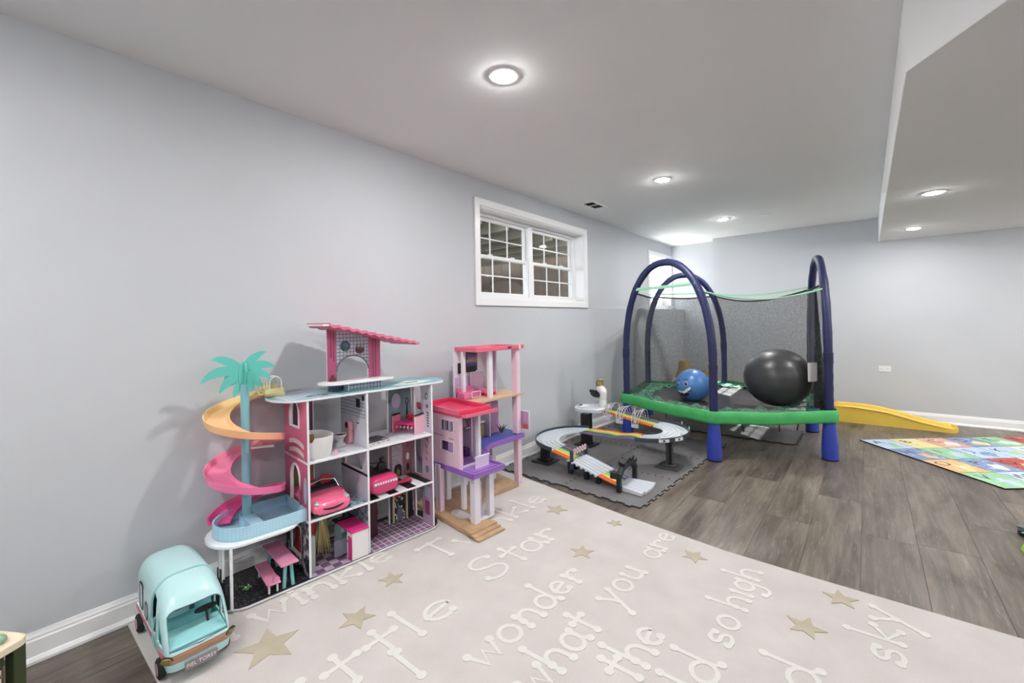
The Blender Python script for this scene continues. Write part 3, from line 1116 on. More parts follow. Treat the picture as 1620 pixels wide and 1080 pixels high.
# net panels between the arches, with sagging tops
def attach(i):
    return {0: arch_pt(0, 1, .395), 1: arch_pt(0, 1, .605), 2: arch_pt(2, 3, .395), 3: arch_pt(2, 3, .605), 4: arch_pt(4, 5, .395), 5: arch_pt(4, 5, .605)}[i]
def leg_line(i, z):
    """where the net meets the arch tube of leg i at height z"""
    arc_ = {0: (0, 1, 0), 1: (0, 1, 1), 2: (2, 3, 0), 3: (2, 3, 1), 4: (4, 5, 0), 5: (4, 5, 1)}[i]
    best = None
    for k in range(31):
        s = k / 60 if arc_[2] == 0 else 1 - k / 60
        p = arch_pt(arc_[0], arc_[1], s)
        if best is None or abs(p.z - z) < abs(best.z - z):
            best = p
    return best
def net_panel(i, j, top=1.63, sag=.06, inset=.93):
    nz, nx = 14, 14
    R_ = []
    for a in range(nz + 1):
        z = ZM + (top - ZM) * a / nz
        A_, B_ = leg_line(i, z), leg_line(j, z)
        row = []
        for b in range(nx + 1):
            f = b / nx
            p = A_.lerp(B_, f)
            pull = 1 - (1 - inset) * min(1, 4 * f * (1 - f) + .25)
            zz = z - sag * 4 * f * (1 - f) * (a / nz) ** 3
            row.append((p.x * pull, p.y * pull, zz))
        R_.append(row)
    o = MB().rings(R_, closed=False).build('net_panel', NET, tr, smooth=180)
    tp = [Vector(p) for p in R_[-1]]
    MB().tube(tp, .010, 6).build('net_hem', BLACKF, o)
    return tp
tops = {}
for i, j in ((5, 0), (4, 5), (3, 4), (2, 3)):
    tops[(i, j)] = net_panel(i, j, sag=.10 if (i, j) == (3, 4) else .03)
def strap(i, j, z, sag, w=.03):
    A_, B_ = leg_line(i, z), leg_line(j, z)
    R_ = []
    for k in range(17):
        f = k / 16
        p = A_.lerp(B_, f)
        s = 1.035 - .06 * 4 * f * (1 - f)
        q = Vector((p.x * s, p.y * s, p.z - sag * 4 * f * (1 - f)))
        R_.append([(q.x, q.y, q.z - w / 2), (q.x * 1.006, q.y * 1.006, q.z), (q.x, q.y, q.z + w / 2), (q.x * .998, q.y * .998, q.z)])
    MB().rings(R_).build('top_strap', MINT, tr)
for i, j, z, sg, w in ((0, 1, 1.645, .0, .034), (1, 2, 1.635, .10, .016), (3, 4, 1.640, .06, .018), (4, 5, 1.64, .0, .02), (5, 0, 1.64, .03, .012), (2, 3, 1.63, .0, .03)):
    strap(i, j, z, sg, w)
# the gathered door of the net, tied back by the right-hand leg
gp = [(HX[2].x * .93 - .03 * t, HX[2].y * .93 + .10 + .05 * t, .46 + 1.12 * t) for t in [k / 10 for k in range(11)]]
MB().tube(gp, [.11, .10, .085, .075, .07, .06, .05, .045, .035, .03, .02], 12, flat=.5).build('gathered_net', see_through('folded_net', (26, 26, 28), .88, weave=60), tr)
MB().mat4(Matrix.Translation((HX[2].x * .93 - .055, HX[2].y * .93 - .005, .80)) @ Matrix.Rotation(.9, 4, 'Z')).prism(rrect(-.05, -.09, .055, .09, .01), 0, .003, frame=lambda a, b, c: (a, -c, b)).build('white_label', mat('label_white', (206, 204, 204), .6), tr, smooth=0)
# dangling cords below
for k, (a, r, dx, ln) in enumerate(((-66, .93, .03, .09), (-44, .93, .0, .09), (-31, .96, -.03, .09), (-110, .94, .01, .04))):
    ra = radians(a)
    MB().tube([(r * cos(ra), r * sin(ra), .40), (r * cos(ra) + dx * .3, r * sin(ra), .40 - ln * .5), (r * cos(ra) + dx, r * sin(ra), .40 - ln - .06)], .006, 6).build('cord', CORD, tr)

# ---------------------------------------------------------------- balls
bb = thing('exercise_ball', 'large dark grey exercise ball resting on the trampoline mat', 'ball', (1.90, 5.2, ZM))
bm2 = mat('charcoal_rubber', (62, 62, 64), .34, noise=.06, nscale=6)
mb = MB()
prof = []
for i in range(31):
    th = -pi / 2 + pi * i / 30
    r = .312 * cos(th) ** .97 if i not in (0, 30) else 0
    z = .292 * sin(th)
    rib = .0012 * (1 if (i % 3 == 1) else -1) if 4 < i < 26 else 0
    prof.append((max(0, r + rib), z + .287))
mb.lathe(prof, 48, c=(0, 0, 0)).build('ball_body', bm2, bb, smooth=60)
pl = MB().lathe([(.006, 0), (.008, .004), (.0, .005)], 12, c=(0, 0, 0))
po = pl.build('valve_plug', mat('plug_grey', (150, 150, 150), .5), bb)
po.location = (.12, -.26, .33)
po.rotation_euler = (radians(80), 0, radians(25))
bl = thing('smiling_ball', 'blue bouncing ball with a printed smiling face on the trampoline', 'ball', (1.12, 4.985, ZM - .008), 0)
RB = .182
MB().ball((0, 0, RB - .004), (RB, RB, RB * .985), seg=40, rings=24).build('ball_body', mat('blue_rubber', (72, 120, 178), .32, noise=.05, nscale=8), bl, smooth=80)
FD = Vector((2.62 - 1.12, 0 - 4.985, .55)).normalized()
FD = (Matrix.Rotation(radians(-36), 3, 'Z') @ FD)
FD.z = .0
FD.normalize()
FR = Vector((0, 0, 1)).cross(FD).normalized() * 1.0
def face_patch(nm, pts, h, m, tilt=radians(10)):
    """flat print wrapped on the ball; pts are angles (right, up) in degrees around the face centre"""
    def sph(u, v, rr):
        u, v = radians(u), radians(v)
        u, v = u * cos(tilt) - v * sin(tilt), u * sin(tilt) + v * cos(tilt)
        d = FD * cos(u) * cos(v) + FR * sin(u) * cos(v) + Vector((0, 0, 1)) * sin(v)
        return d * rr + Vector((0, 0, RB - .004))
    n = len(pts)
    c = (sum(p[0] for p in pts) / n, sum(p[1] for p in pts) / n)
    vs = [sph(c[0], c[1], RB + h)]
    rings = [.5, 1.0]
    for f in rings:
        vs += [sph(c[0] + (p[0] - c[0]) * f, c[1] + (p[1] - c[1]) * f, RB + h) for p in pts]
    fs = []
    for k in range(n):
        l = (k + 1) % n
        fs += [(0, 1 + k, 1 + l), (1 + k, 1 + n + k, 1 + n + l, 1 + l)]
    return MB().add(vs, fs).build(nm, m, bl, smooth=80)
WHT = mat('print_white', (236, 236, 232), .5)
BLK = mat('print_black', (18, 18, 20), .5)
REDD = mat('print_dark_red', (96, 36, 40), .5)
def ell(cx, cy, rx, ry, n=16):
    return [(cx + rx * cos(2 * pi * k / n), cy + ry * sin(2 * pi * k / n)) for k in range(n)]
for ex, r in ((-17, 7), (15, 8)):
    face_patch('eye_white', ell(ex, 10, r, r * 1.15), .0006, mat('eye_blue', (150, 178, 206), .5))
    face_patch('eye', ell(ex, 9.5, r * .62, r * .85), .0010, BLK)
    face_patch('eye_glint', ell(ex + 1.6, 12.5, 1.3, 1.6, 8), .0014, WHT)
    face_patch('eyebrow', [(ex - 8, 21), (ex, 25), (ex + 8, 22), (ex + 8, 23.6), (ex, 27), (ex - 8, 22.6)], .0008, BLK)
mo = [(-30, -8), (-16, -15), (0, -17), (16, -12), (31, 2), (29, -16), (17, -30), (0, -36), (-16, -30), (-26, -19)]
face_patch('mouth', mo, .0006, BLK)
face_patch('teeth', [(-27, -10), (-15, -16.5), (0, -18.5), (15, -14), (29, -2), (27, -10), (14, -20), (0, -24), (-14, -21.5), (-24, -15.5)], .0010, WHT)
face_patch('tongue', ell(1, -30, 12, 3.6), .0011, REDD)
# ================================================================ TALL WOODEN DOLLHOUSE
DO, DA = Vector((.381, 1.065)), math.atan2(.996, .092)
def DW(t, y, z=0.0):
    return (DO.x + cos(DA) * t - sin(DA) * y, DO.y + sin(DA) * t + cos(DA) * y, z)
BZ = RZ + .0035      # stands on the rug letters
WB = mat('white_board', (236, 236, 238), .4)
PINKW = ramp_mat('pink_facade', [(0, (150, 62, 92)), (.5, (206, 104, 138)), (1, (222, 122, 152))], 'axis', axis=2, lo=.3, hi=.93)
PINKD = mat('deep_pink_print', (150, 66, 96), .45)
GREYP = mat('grey_print', (104, 108, 122), .5)
BLKP = mat('black_print', (26, 26, 32), .5)
TILEW = tile_mat('white_tile_print', (214, 216, 224), (200, 206, 218), (66, 74, 98), .021, 'yz', gap=.07)
TILEX = tile_mat('white_tile_print_front', (206, 212, 222), (192, 200, 214), (66, 74, 98), .021, 'xz', gap=.07)
LAV = ramp_mat('lavender_wall', [(.3, (196, 192, 208)), (.7, (224, 222, 232))], scale=4)
MARB = ramp_mat('marble_print', [(.35, (186, 190, 202)), (.5, (222, 222, 230)), (.7, (198, 202, 214))], scale=9, distort=1.5)
BLUEF = ramp_mat('blue_speckle_print', [(.42, (70, 84, 102)), (.5, (150, 172, 184)), (.7, (176, 196, 204))], scale=42)
ZEB = stripe_mat('black_white_stripes', (24, 24, 28), (228, 228, 232), .062, 0)
CHK = checker_mat('purple_checker', (110, 78, 112), (182, 166, 188), .045)
PURT = tile_mat('purple_tile_print', (122, 92, 124), (138, 110, 130), (226, 212, 228), .040, 'xy', gap=.08)
TERR = ramp_mat('black_terrazzo', [(0, (14, 14, 17)), (.60, (18, 18, 21)), (.64, (150, 150, 158)), (.72, (214, 214, 220))], 'noise', scale=150, rough=.3)
DECKP = ramp_mat('teal_deck_print', [(.3, (96, 150, 160)), (.55, (134, 184, 190)), (.75, (176, 206, 210))], scale=8)
DECKL = tile_mat('pale_plank_print', (176, 194, 206), (186, 202, 212), (120, 136, 152), .030, 'yx', gap=.06, aspect=9)
GRAF = ramp_mat('graffiti_print', [(.38, (58, 70, 84)), (.48, (120, 148, 158)), (.6, (176, 188, 194)), (.68, (70, 80, 94))], scale=20, distort=2)
dh = thing('dollhouse', 'tall white and pink wooden dollhouse with teal roof deck standing against the wall', 'dollhouse', (DO.x, DO.y, BZ), DA)
D_, TH2 = .335, .012
def oval(x0, x1, y0, y1, n=10):
    """board outline with half-round ends (flattened)"""
    ry = (y1 - y0) / 2
    ex = min(ry, .12)
    return arc(x1 - ex, (y0 + y1) / 2, ex, -90, 90, n, ry) + arc(x0 + ex, (y0 + y1) / 2, ex, 90, 270, n, ry)
def board(nm, out, z, mats, mt=1, lbl=None):
    o = MB().prism(out, z - TH2, z, m=0, mt=mt).build(nm, mats, dh, smooth=25, bevel=.0015)
    return o
base = board('base_board', oval(-.40, .868, -.012, D_ + .02), .014, [WB, BLKP])
LV = [.014, .305, .607, .930]
def inlay(nm, x0, x1, y0, y1, z, m, parent=dh):
    return MB().lohi((x0, y0, z), (x1, y1, z + .0012)).build(nm, m, parent, smooth=0)
inlay('floor_print', -.345, -.008, .01, D_ - .01, .014, TERR, base)
inlay('floor_print', .014, .325, -.006, D_ - .01, .014, CHK, base)
inlay('floor_print', .345, .765, -.006, D_ - .02, .014, PURT, base)
sh = board('shelf_board', oval(-.415, .0, -.006, D_ - .03), LV[1], [WB, WB])
f1 = MB().lohi((.0, 0, LV[1] - TH2), (.78, D_, LV[1])).build('shelf_board', WB, dh, bevel=.0015)
inlay('floor_print', .014, .325, .004, D_ - .01, LV[1], BLUEF, f1)
inlay('floor_print', .345, .765, .004, D_ - .01, LV[1], ZEB, f1)
f2 = MB().lohi((.0, 0, LV[2] - TH2), (.78, D_, LV[2])).build('shelf_board', WB, dh, bevel=.0015)
inlay('floor_print', .014, .325, .004, D_ - .01, LV[2], MARB, f2)
inlay('floor_print', .345, .765, .004, D_ - .01, LV[2], MARB, f2)
dk = board('roof_deck', oval(-.135, .935, -.005, D_ + .01, 14), LV[3] + .006, [WB, DECKP])
MB().prism([(-.09, .03)] + [(.19, .006), (.19, D_), (-.03, D_), (-.10, .25)], 0, .0010).build('deck_print', DECKL, dk, smooth=0).location = (0, 0, LV[3] + .006)
MB().prism(ell(.085, .075, .060, .033, 22), 0, .0016, [list(reversed(ell(.085, .075, .030, .016, 22)))]).build('deck_ring_print', GREYP, dk, smooth=0).location = (0, 0, LV[3] + .006)
MB().prism([(.54, .07), (.72, .03), (.84, .10), (.70, .20)], 0, .0010).build('deck_star_print', mat('pale_print', (214, 222, 216), .5), dk, smooth=0).location = (0, 0, LV[3] + .006)
for i in range(4):
    MB().box((.655 + i * .024, .10 + .002 * i, LV[3] + .0078), (.013, .028, .0012), rz=-.2).build('deck_mark', BLKP, dk, smooth=0)

def yz_panel(nm, x, y0, y1, z0, z1, holes, mats, parent=dh):
    """upright board across the depth, at x; outer face -x gets mats[1]"""
    o = MB().prism([(y0, z0), (y1, z0), (y1, z1), (y0, z1)], 0, TH2, holes, m=0, mt=1, frame=lambda a, b, c: (x + TH2 - c, a, b)).build(nm, mats, parent, smooth=25, bevel=.0012)
    return o
# left side wall: three storeys with arched windows
for k in range(3):
    z0, z1 = LV[k] + (0 if k == 0 else 0), LV[k + 1] - TH2 + (.006 if k == 2 else 0)
    if k:
        hole = [(.105, z0 + .055 + .11 * (k == 2)), (.235, z0 + .055 + .11 * (k == 2))] + arc(.17, z0 + .19 + .045 * (k == 2), .065, 0, 180, 10, .075)
    else:
        hole = [(.10, z0 + .07), (.26, z0 + .07), (.26, z1 - .05), (.10, z1 - .05)]
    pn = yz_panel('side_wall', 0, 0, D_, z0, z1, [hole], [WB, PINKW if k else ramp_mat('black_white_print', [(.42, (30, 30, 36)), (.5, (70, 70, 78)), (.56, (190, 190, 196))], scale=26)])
    R_ = [Vector((-.002, y, z)) for y, z in hole]
    MB().tube(R_, .0055, 6, closed=True).build('window_surround', WB, pn)
    if k:
        for i in range(2 if k == 2 else 0):
            yy = [.045, .27]
            bz = z0 + .014 + i * .046
            MB().prism(bez((.05, bz), (.15, bz + .030), (.26, bz)) + list(reversed(bez((.05, bz + .022), (.15, bz + .058), (.26, bz + .022)))), 0, .0012, frame=lambda a, b, c: (-.0001 - c, a, b)).build('stripe_print', mat('cream_print', (226, 220, 218), .5), pn, smooth=0)
        if k == 1:
            MB().prism(ell(.035, z0 + .15, .022, .07, 16), 0, .0012, frame=lambda a, b, c: (-.0001 - c, a, b)).build('badge_print', mat('pale_blue_print', (170, 188, 208), .5), pn, smooth=0)
# partition between the rooms
pt = yz_panel('partition', .327, 0, D_, LV[2], LV[3] - TH2 + .006, [], [WB, LAV])
MB().lohi((.3262, .02, LV[2] + .17), (.3272, D_ - .004, LV[3] - .01)).build('tile_print', TILEW, pn, smooth=0).parent = pt
MB().prism(rrect(.075, LV[2] + .225, .125, LV[2] + .275, .006), 0, .001, frame=lambda a, b, c: (.326 - c, a, b)).build('poster_print', BLKP, pt, smooth=0)
MB().prism(rrect(.025, LV[2] + .27, .05, LV[2] + .30, .006), 0, .001, frame=lambda a, b, c: (.326 - c, a, b)).build('poster_print', BLKP, pt, smooth=0)
MB().prism(rrect(.09, LV[2] + .13, .125, LV[2] + .136, .002), 0, .001, frame=lambda a, b, c: (.3268 - c, a, b)).build('towel_rail_print', BLKP, pt, smooth=0)
p2 = yz_panel('partition', .327, 0, D_, LV[1], LV[2] - TH2, [[(.045, LV[1] + .165), (D_ - .045, LV[1] + .165), (D_ - .045, LV[1] + .275), (.115, LV[1] + .275)]], [WB, LAV])
MB().tube([(.325, y, z) for y, z in [(.045, LV[1] + .165), (D_ - .045, LV[1] + .165), (D_ - .045, LV[1] + .275), (.115, LV[1] + .275)]], .005, 6, closed=True).build('window_surround', WB, p2)
MB().lohi((.3258, .0, LV[1] + .143), (.3272, D_, LV[1] + .156)).build('dark_trim', BLKP, p2, smooth=0)
p3 = yz_panel('partition', .327, 0, D_, LV[0], LV[1] - TH2, [], [WB, GRAF])
MB().lohi((.3258, .0, LV[0] + .12), (.3272, D_, LV[0] + .132)).build('dark_trim', BLKP, p3, smooth=0)
MB().lohi((.3256, .002, LV[0] + .001), (.3271, .045, LV[0] + .12)).build('speckle_print', ramp_mat('speckle', [(.4, (60, 60, 66)), (.46, (214, 214, 218))], scale=60), p3, smooth=0)
# right-hand side wall with doorways, narrower at the back
PATT = ramp_mat('pattern_print', [(.36, (70, 66, 84)), (.44, (196, 188, 200)), (.7, (214, 208, 218))], scale=28, distort=1.0)
for k in range(3):
    z0, z1 = LV[k], LV[k + 1] - TH2 + (.006 if k == 2 else 0)
    hole = [(.115, z0 + .012), (.20, z0 + .012)] + arc(.1575, z1 - .055, .0425, 0, 180, 10)
    pn = yz_panel('side_wall', .768, 0, D_ - .11, z0, z1, [hole], [WB, (LAV if k == 2 else mat('rose_wall_print', (196, 160, 178), .5)) if k else mat('mauve_wall_print', (176, 150, 176), .5)])
    if k == 2:
        MB().prism(ell(.052, z0 + .235, .016, .022, 14), 0, .001, [list(reversed(ell(.052, z0 + .235, .012, .018, 14)))], frame=lambda a, b, c: (.7678 - c, a, b)).build('ring_print', BLKP, pn, smooth=0)
        for i in range(6):
            MB().box((.7673, .040, z0 + .045 + i * .017), (.001, .022, .008), rx=.3).build('stripe_print', BLKP, pn, smooth=0)
        MB().prism(ell(.045, z0 + .172, .014, .014, 8), 0, .001, frame=lambda a, b, c: (.7678 - c, a, b)).build('splash_print', GREYP, pn, smooth=0)
    elif k == 1:
        for i in range(4):
            MB().box((.7673, .06 - .008 * (i % 2), z0 + .13 + i * .042), (.001, .030, .009), rx=.8).build('mark_print', GREYP, pn, smooth=0)
        MB().prism(ell(.055, z0 + .065, .020, .024, 12), 0, .001, frame=lambda a, b, c: (.7678 - c, a, b)).build('cap_print', mat('steel_blue_print', (92, 118, 146), .5), pn, smooth=0)
    else:
        for zz, hh, mm in ((.17, .075, mat('pale_blue_print', (170, 188, 208), .5)), (.06, .09, PINKD)):
            MB().prism(rrect(.035, z0 + zz, .085, z0 + zz + hh, .008), 0, .001, frame=lambda a, b, c: (.7678 - c, a, b)).build('locker_print', mm, pn, smooth=0)
        MB().prism(ell(.06, z0 + .27, .026, .024, 12), 0, .001, frame=lambda a, b, c: (.7678 - c, a, b)).build('splash_print', mat('violet_print', (132, 134, 190), .5), pn, smooth=0)
# back walls
def back(nm, x0, x1, z0, z1, m, hole=None, y=D_ - .012):
    return MB().prism([(x0, z0), (x1, z0), (x1, z1), (x0, z1)], 0, .010, [hole] if hole else [], m=0, mt=1, frame=lambda a, b, c: (a, y + .010 - c, b)).build(nm, [WB, m], dh, smooth=25)
for k in (1, 2):
    back('back_wall', TH2, .152, LV[k], LV[k + 1] - TH2, mat('plum_print', (112, 66, 88), .5) if k == 2 else mat('khaki_print', (136, 116, 74), .5))
    MB().lohi((.152, D_ - .012, LV[k]), (.158, D_, LV[k + 1] - TH2)).build('back_edge', WB, dh, smooth=0)
bx0, bx1, by = .595, .768, .235
for k, m in ((2, ramp_mat('teal_mauve_print', [(.35, (88, 112, 122)), (.6, (128, 146, 154)), (.8, (150, 140, 158))], scale=6)), (1, mat('brick_rose_print', (150, 100, 112), .5)), (0, mat('dark_back_print', (46, 42, 50), .5))):
    z0, z1 = LV[k], LV[k + 1] - TH2
    b_ = back('back_wall', bx0, bx1, z0, z1, m, y=by)
    MB().lohi((bx0 - .006, by - .004, z0), (bx0, by + .012, z1)).build('back_edge', WB, b_, smooth=0)
    fr = lambda a, b, c: (a, by - c, b)
    if k == 2:
        MB().prism(ell(.655, z0 + .20, .034, .05, 18), 0, .001, frame=fr).build('medallion_print', mat('mauve_print', (168, 156, 178), .5), b_, smooth=0)
        MB().prism(ell(.735, z0 + .19, .013, .022, 14), 0, .001, [list(reversed(ell(.735, z0 + .19, .008, .016, 14)))], frame=fr).build('ring_print', BLKP, b_, smooth=0)
        MB().prism([(.732, z0 + .17), (.727, z0 + .08), (.742, z0 + .05), (.740, z0 + .17)], 0, .001, frame=fr).build('ribbon_print', BLKP, b_, smooth=0)
    if k == 1:
        MB().lohi((.618, by - .001, z0 + .002), (.695, by, z1 - .04)).build('brick_print', tile_mat('white_brick_print', (206, 200, 206), (186, 180, 188), (120, 112, 124), .011, 'xz', gap=.12, offset=.5, aspect=2.0), b_, smooth=0)
        MB().prism(archo(.632, .688, z0 + .002, z0 + .085), .0012, .002, frame=fr).build('fireplace_print', BLKP, b_, smooth=0)
        MB().prism([(.648, z0 + .01), (.672, z0 + .01), (.675, z0 + .035), (.660, z0 + .06), (.648, z0 + .04)], .002, .003, frame=fr).build('flame_print', mat('olive_print', (128, 122, 78), .5), b_, smooth=0)
        MB().lohi((.612, by - .002, z1 - .078), (.70, by, z1 - .064)).build('mantel_print', BLKP, b_, smooth=0)
        for i in range(6):
            MB().box((.628 + i * .012, by - .002, z1 - .045), (.007, .001, .026 + .008 * (i % 2))).build('book_print', [BLKP, GREYP][i % 2], b_, smooth=0)
        for zz in (.05, .12, .2):
            MB().prism(ell(.735, z0 + zz, .012, .026, 10), 0, .001, frame=fr).build('figure_print', [BLKP, WB, PINKD][int(zz * 10) % 3], b_, smooth=0)
    if k == 0:
        MB().lohi((.628, by - .001, z0 + .002), (.705, by, z1 - .02)).build('dots_print', ramp_mat('polka_print', [(0, (226, 226, 230)), (.34, (210, 210, 214)), (.36, (20, 20, 24)), (1, (20, 20, 24))], 'voronoi', scale=52), b_, smooth=0)
        MB().lohi((.630, by - .002, z0 + .16), (.685, by, z0 + .20)).build('red_sign_print', mat('red_print', (176, 42, 52), .5), b_, smooth=0)
        MB().prism(archo(.648, .69, z0 + .004, z0 + .09), .0012, .002, frame=fr).build('door_print', GREYP, b_, smooth=0)
        MB().lohi((.612, by - .012, z0), (.624, by, z1)).build('cream_post', mat('cream_wood', (198, 182, 150), .5), b_, smooth=0)
        MB().lohi((.712, by - .012, z0), (.722, by, z1)).build('cream_post', mat('cream_wood', (198, 182, 150), .5), b_, smooth=0)
# white legs under the pool shelf
for x, y in ((-.342, .012), (-.342, .20)):
    MB().lohi((x - .006, y - .006, LV[0]), (x + .006, y + .006, LV[1] - TH2)).build('leg', WB, dh, smooth=0, bevel=.001)
MB().prism([(.02, LV[0]), (.20, LV[0]), (.20, LV[0] + .13), (.15, LV[0] + .14), (.06, LV[0] + .10)], 0, .010, [], frame=lambda a, b, c: (-.350 - c, a, b)).build('dark_fence_panel', BLKP, dh, smooth=0)
for y in (.09, .15):
    MB().lohi((-.362, y, LV[0] + .10), (-.352, y + .012, LV[1] - TH2)).build('leg', WB, dh, smooth=0)
# roof pavilion on the deck
TY = .165
dz = LV[3] + .006
fr = lambda a, b, c: (a, TY + .010 - c, b)
roofz = lambda x: 1.318 - (x - .10) * .222
tw = MB().prism([(.178, dz), (.508, dz), (.508, roofz(.508) - .004), (.178, roofz(.178) - .004)], 0, .010, [[(.232, dz + .048), (.425, dz + .048)] + arc(.3285, dz + .11, .0965, 0, 180, 16, .085)], m=0, mt=1, frame=fr).build('pavilion_wall', [WB, TILEX], dh, smooth=25)
for x0, x1 in ((.178, .230), (.430, .508)):
    MB().prism([(x0, dz + .05), (x1, dz + .05), (x1, roofz(x1) - .006), (x0, roofz(x0) - .006)], .0101, .0112, frame=fr).build('pink_print', mat('pavilion_pink', (196, 98, 136), .5), tw, smooth=0)
for x, a, b in ((.196, .19, 0), (.212, .17, 0), (.455, .05, 0), (.472, .05, 0)):
    MB().prism([(x, dz + a), (x + .007, dz + a), (x + .007, roofz(x) - .012), (x, roofz(x) - .012)], .0113, .0122, frame=fr).build('dark_line_print', PINKD, tw, smooth=0)
MB().tube([(x, TY - .003, z) for x, z in arc(.3285, dz + .11, .0975, 0, 180, 20, .086)], .004, 6).build('arch_trim', GREYP, tw)
MB().prism(ell(.285, dz + .255, .029, .032, 20), .0101, .0114, frame=fr).build('round_sign_print', mat('sign_blue', (52, 78, 104), .5), tw, smooth=0)
for k in range(5):
    an = radians(20 + 35 * k)
    MB().prism([(.285, dz + .235), (.285 + .022 * cos(an) - .004, dz + .25 + .026 * sin(an)), (.285 + .024 * cos(an), dz + .248 + .028 * sin(an))], .0115, .0124, frame=fr).build('leaf_print', mat('sign_teal', (120, 168, 168), .5), tw, smooth=0)
MB().prism(rrect(.277, dz + .228, .297, dz + .25, .005), .0116, .0126, frame=fr).build('leaf_print', mat('sign_green', (66, 112, 72), .5), tw, smooth=0)
MB().prism(arc(.375, dz + .235, .030, 180, 360, 12, .030), .0101, .0116, frame=fr).build('pot_print', mat('dark_red_pot', (108, 46, 62), .5), tw, smooth=0)
for k in range(6):
    MB().prism([(.350 + k * .009, dz + .235), (.356 + k * .009, dz + .235), (.352 + k * .010, dz + .262 + .010 * (k % 2))], .0101, .0112, frame=fr).build('spike_print', mat('dark_green_print', (48, 58, 56), .5), tw, smooth=0)
ct = MB().prism(oval(.108, .560, .03, .21, 8), dz + .046, dz + .056).build('pavilion_counter', WB, dh, smooth=25, bevel=.0015)
MB().lohi((.262, .085, dz), (.270, TY, dz + .046)).build('counter_end', WB, dh, smooth=0)
MB().lohi((.270, .085, dz), (.470, .093, dz + .046)).build('counter_front', TILEX, dh, smooth=0)
MB().lohi((.186, .14, dz), (.262, .15, dz + .046)).build('counter_recess', tile_mat('blue_tile_print', (104, 118, 156), (92, 106, 146), (44, 52, 80), .018, 'xz', gap=.1), dh, smooth=0)
MB().prism([(.186, .0), (.220, 0), (.220, .02), (.213, .022), (.208, .036), (.196, .036), (.193, .022), (.186, .02)], 0, .006, frame=lambda a, b, c: (a, TY - .010 - c, dz + .056 + b)).build('register_print', mat('maroon_print', (110, 50, 60), .5), tw, smooth=0)
R_ = []
nx = 96
for k in range(nx + 1):
    x = .118 + (.675 - .118) * k / nx
    z = roofz(x) + .0045 * sin(x * 2 * pi / .052)
    R_.append([(x, -.02, z - .005), (x, .30, z - .005), (x, .30, z + .009), (x, -.02, z + .009)])
MB().rings(R_).build('pavilion_roof', mat('roof_pink', (216, 112, 142), .5), dh, smooth=50)
MB().lohi((.085, -.015, roofz(.105) - .006), (.118, .295, roofz(.105) + .004)).build('roof_end', WB, dh, smooth=0)
# ---------------------------------------------------------------- palm-tree slide with its pool
ps = thing('pool_slide', 'pastel spiral slide around a teal palm tree in a light blue toy pool', 'toy slide', DW(-.231, .187, BZ + LV[1] + .0005), DA)
PB = mat('pool_blue', (170, 212, 232), .35)
PTILE = tile_mat('pool_tile_relief', (178, 218, 236), (184, 222, 238), (156, 200, 220), .014, 'xz', .4, gap=.05)
px0, px1, py0, py1 = -.150, .232, -.165, .125
out = [(px1, py0), (px1, py1)] + arc(px0 + .13, py1 - .145, .13, 90, 270, 12, .145)
out = [(px0 + .13, py0), (px1, py0), (px1, py1), (px0 + .13, py1)] + arc(px0 + .13, (py0 + py1) / 2, .13, 95, 265, 12, (py1 - py0) / 2)
inn = []
cxm, cym = sum(p[0] for p in out) / len(out), sum(p[1] for p in out) / len(out)
for x, y in out:
    inn.append((x - .007 * (1 if x > cxm else -1), y - .007 * (1 if y > cym else -1)))
pool = MB().prism(out, .004, .062, [list(reversed(inn))], m=0).build('pool_wall', PTILE, ps, smooth=30)
MB().prism(out, 0, .006).build('pool_floor', PB, ps, smooth=30)
MB().lathe([(.055, .006), (.052, .012), (.0, .014)], 24, c=(.075, .0, 0)).build('pool_step', PB, ps)
MB().lathe([(.034, .006), (.034, .060), (.026, .062), (.026, .030), (0, .030)], 24).build('trunk_socket', PB, ps)
MB().lohi((-.02, -.15, .006), (.036, .0, .058)).build('slide_catch', PB, ps, smooth=0, bevel=.004)
TEAL = mat('teal_plastic', (134, 190, 200), .35)
tk = MB().lathe([(.0205, .03), (.0205, .36), (.0215, .362), (.0215, .372), (.0200, .374), (.0200, .72), (.0, .725)], 24).build('trunk', TEAL, ps)
PALM = mat('palm_teal', (100, 196, 184), .4)
def frond(root, tip, bend, w):
    """curved tapering leaf in the x-z plane as an outline"""
    c = ((root[0] + tip[0]) / 2 + bend[0], (root[1] + tip[1]) / 2 + bend[1])
    P = bez(root, c, tip, 10)
    L, R = [], []
    for i, p in enumerate(P):
        a, b = P[max(0, i - 1)], P[min(10, i + 1)]
        t = Vector((b[0] - a[0], b[1] - a[1])).normalized()
        f = i / 10
        ww = w * (sin(pi * (.18 + .82 * f)) ** .8 if f < 1 else 0)
        L.append((p[0] - t.y * ww, p[1] + t.x * ww))
        R.append((p[0] + t.y * ww, p[1] - t.x * ww))
    return R[:-1] + [P[-1]] + list(reversed(L[:-1]))
K = .0028
cr_ = (0, .790)
left_ = [((-2, 0), (-52, 22), (-6, 16), 6.0), ((-2, -4), (-68, -18), (-10, 22), 7.0), ((0, -10), (-40, -38), (-8, 14), 6.5), ((2, -16), (-18, -48), (-2, 8), 6.0)]
right_ = [((2, 0), (36, 32), (-8, 10), 6.0), ((2, -2), (50, 2), (0, 16), 6.5), ((2, -8), (42, -20), (6, 14), 6.0), ((0, -12), (28, -34), (6, 8), 5.5), ((0, -16), (14, -38), (4, 4), 5.0)]
fi = 0
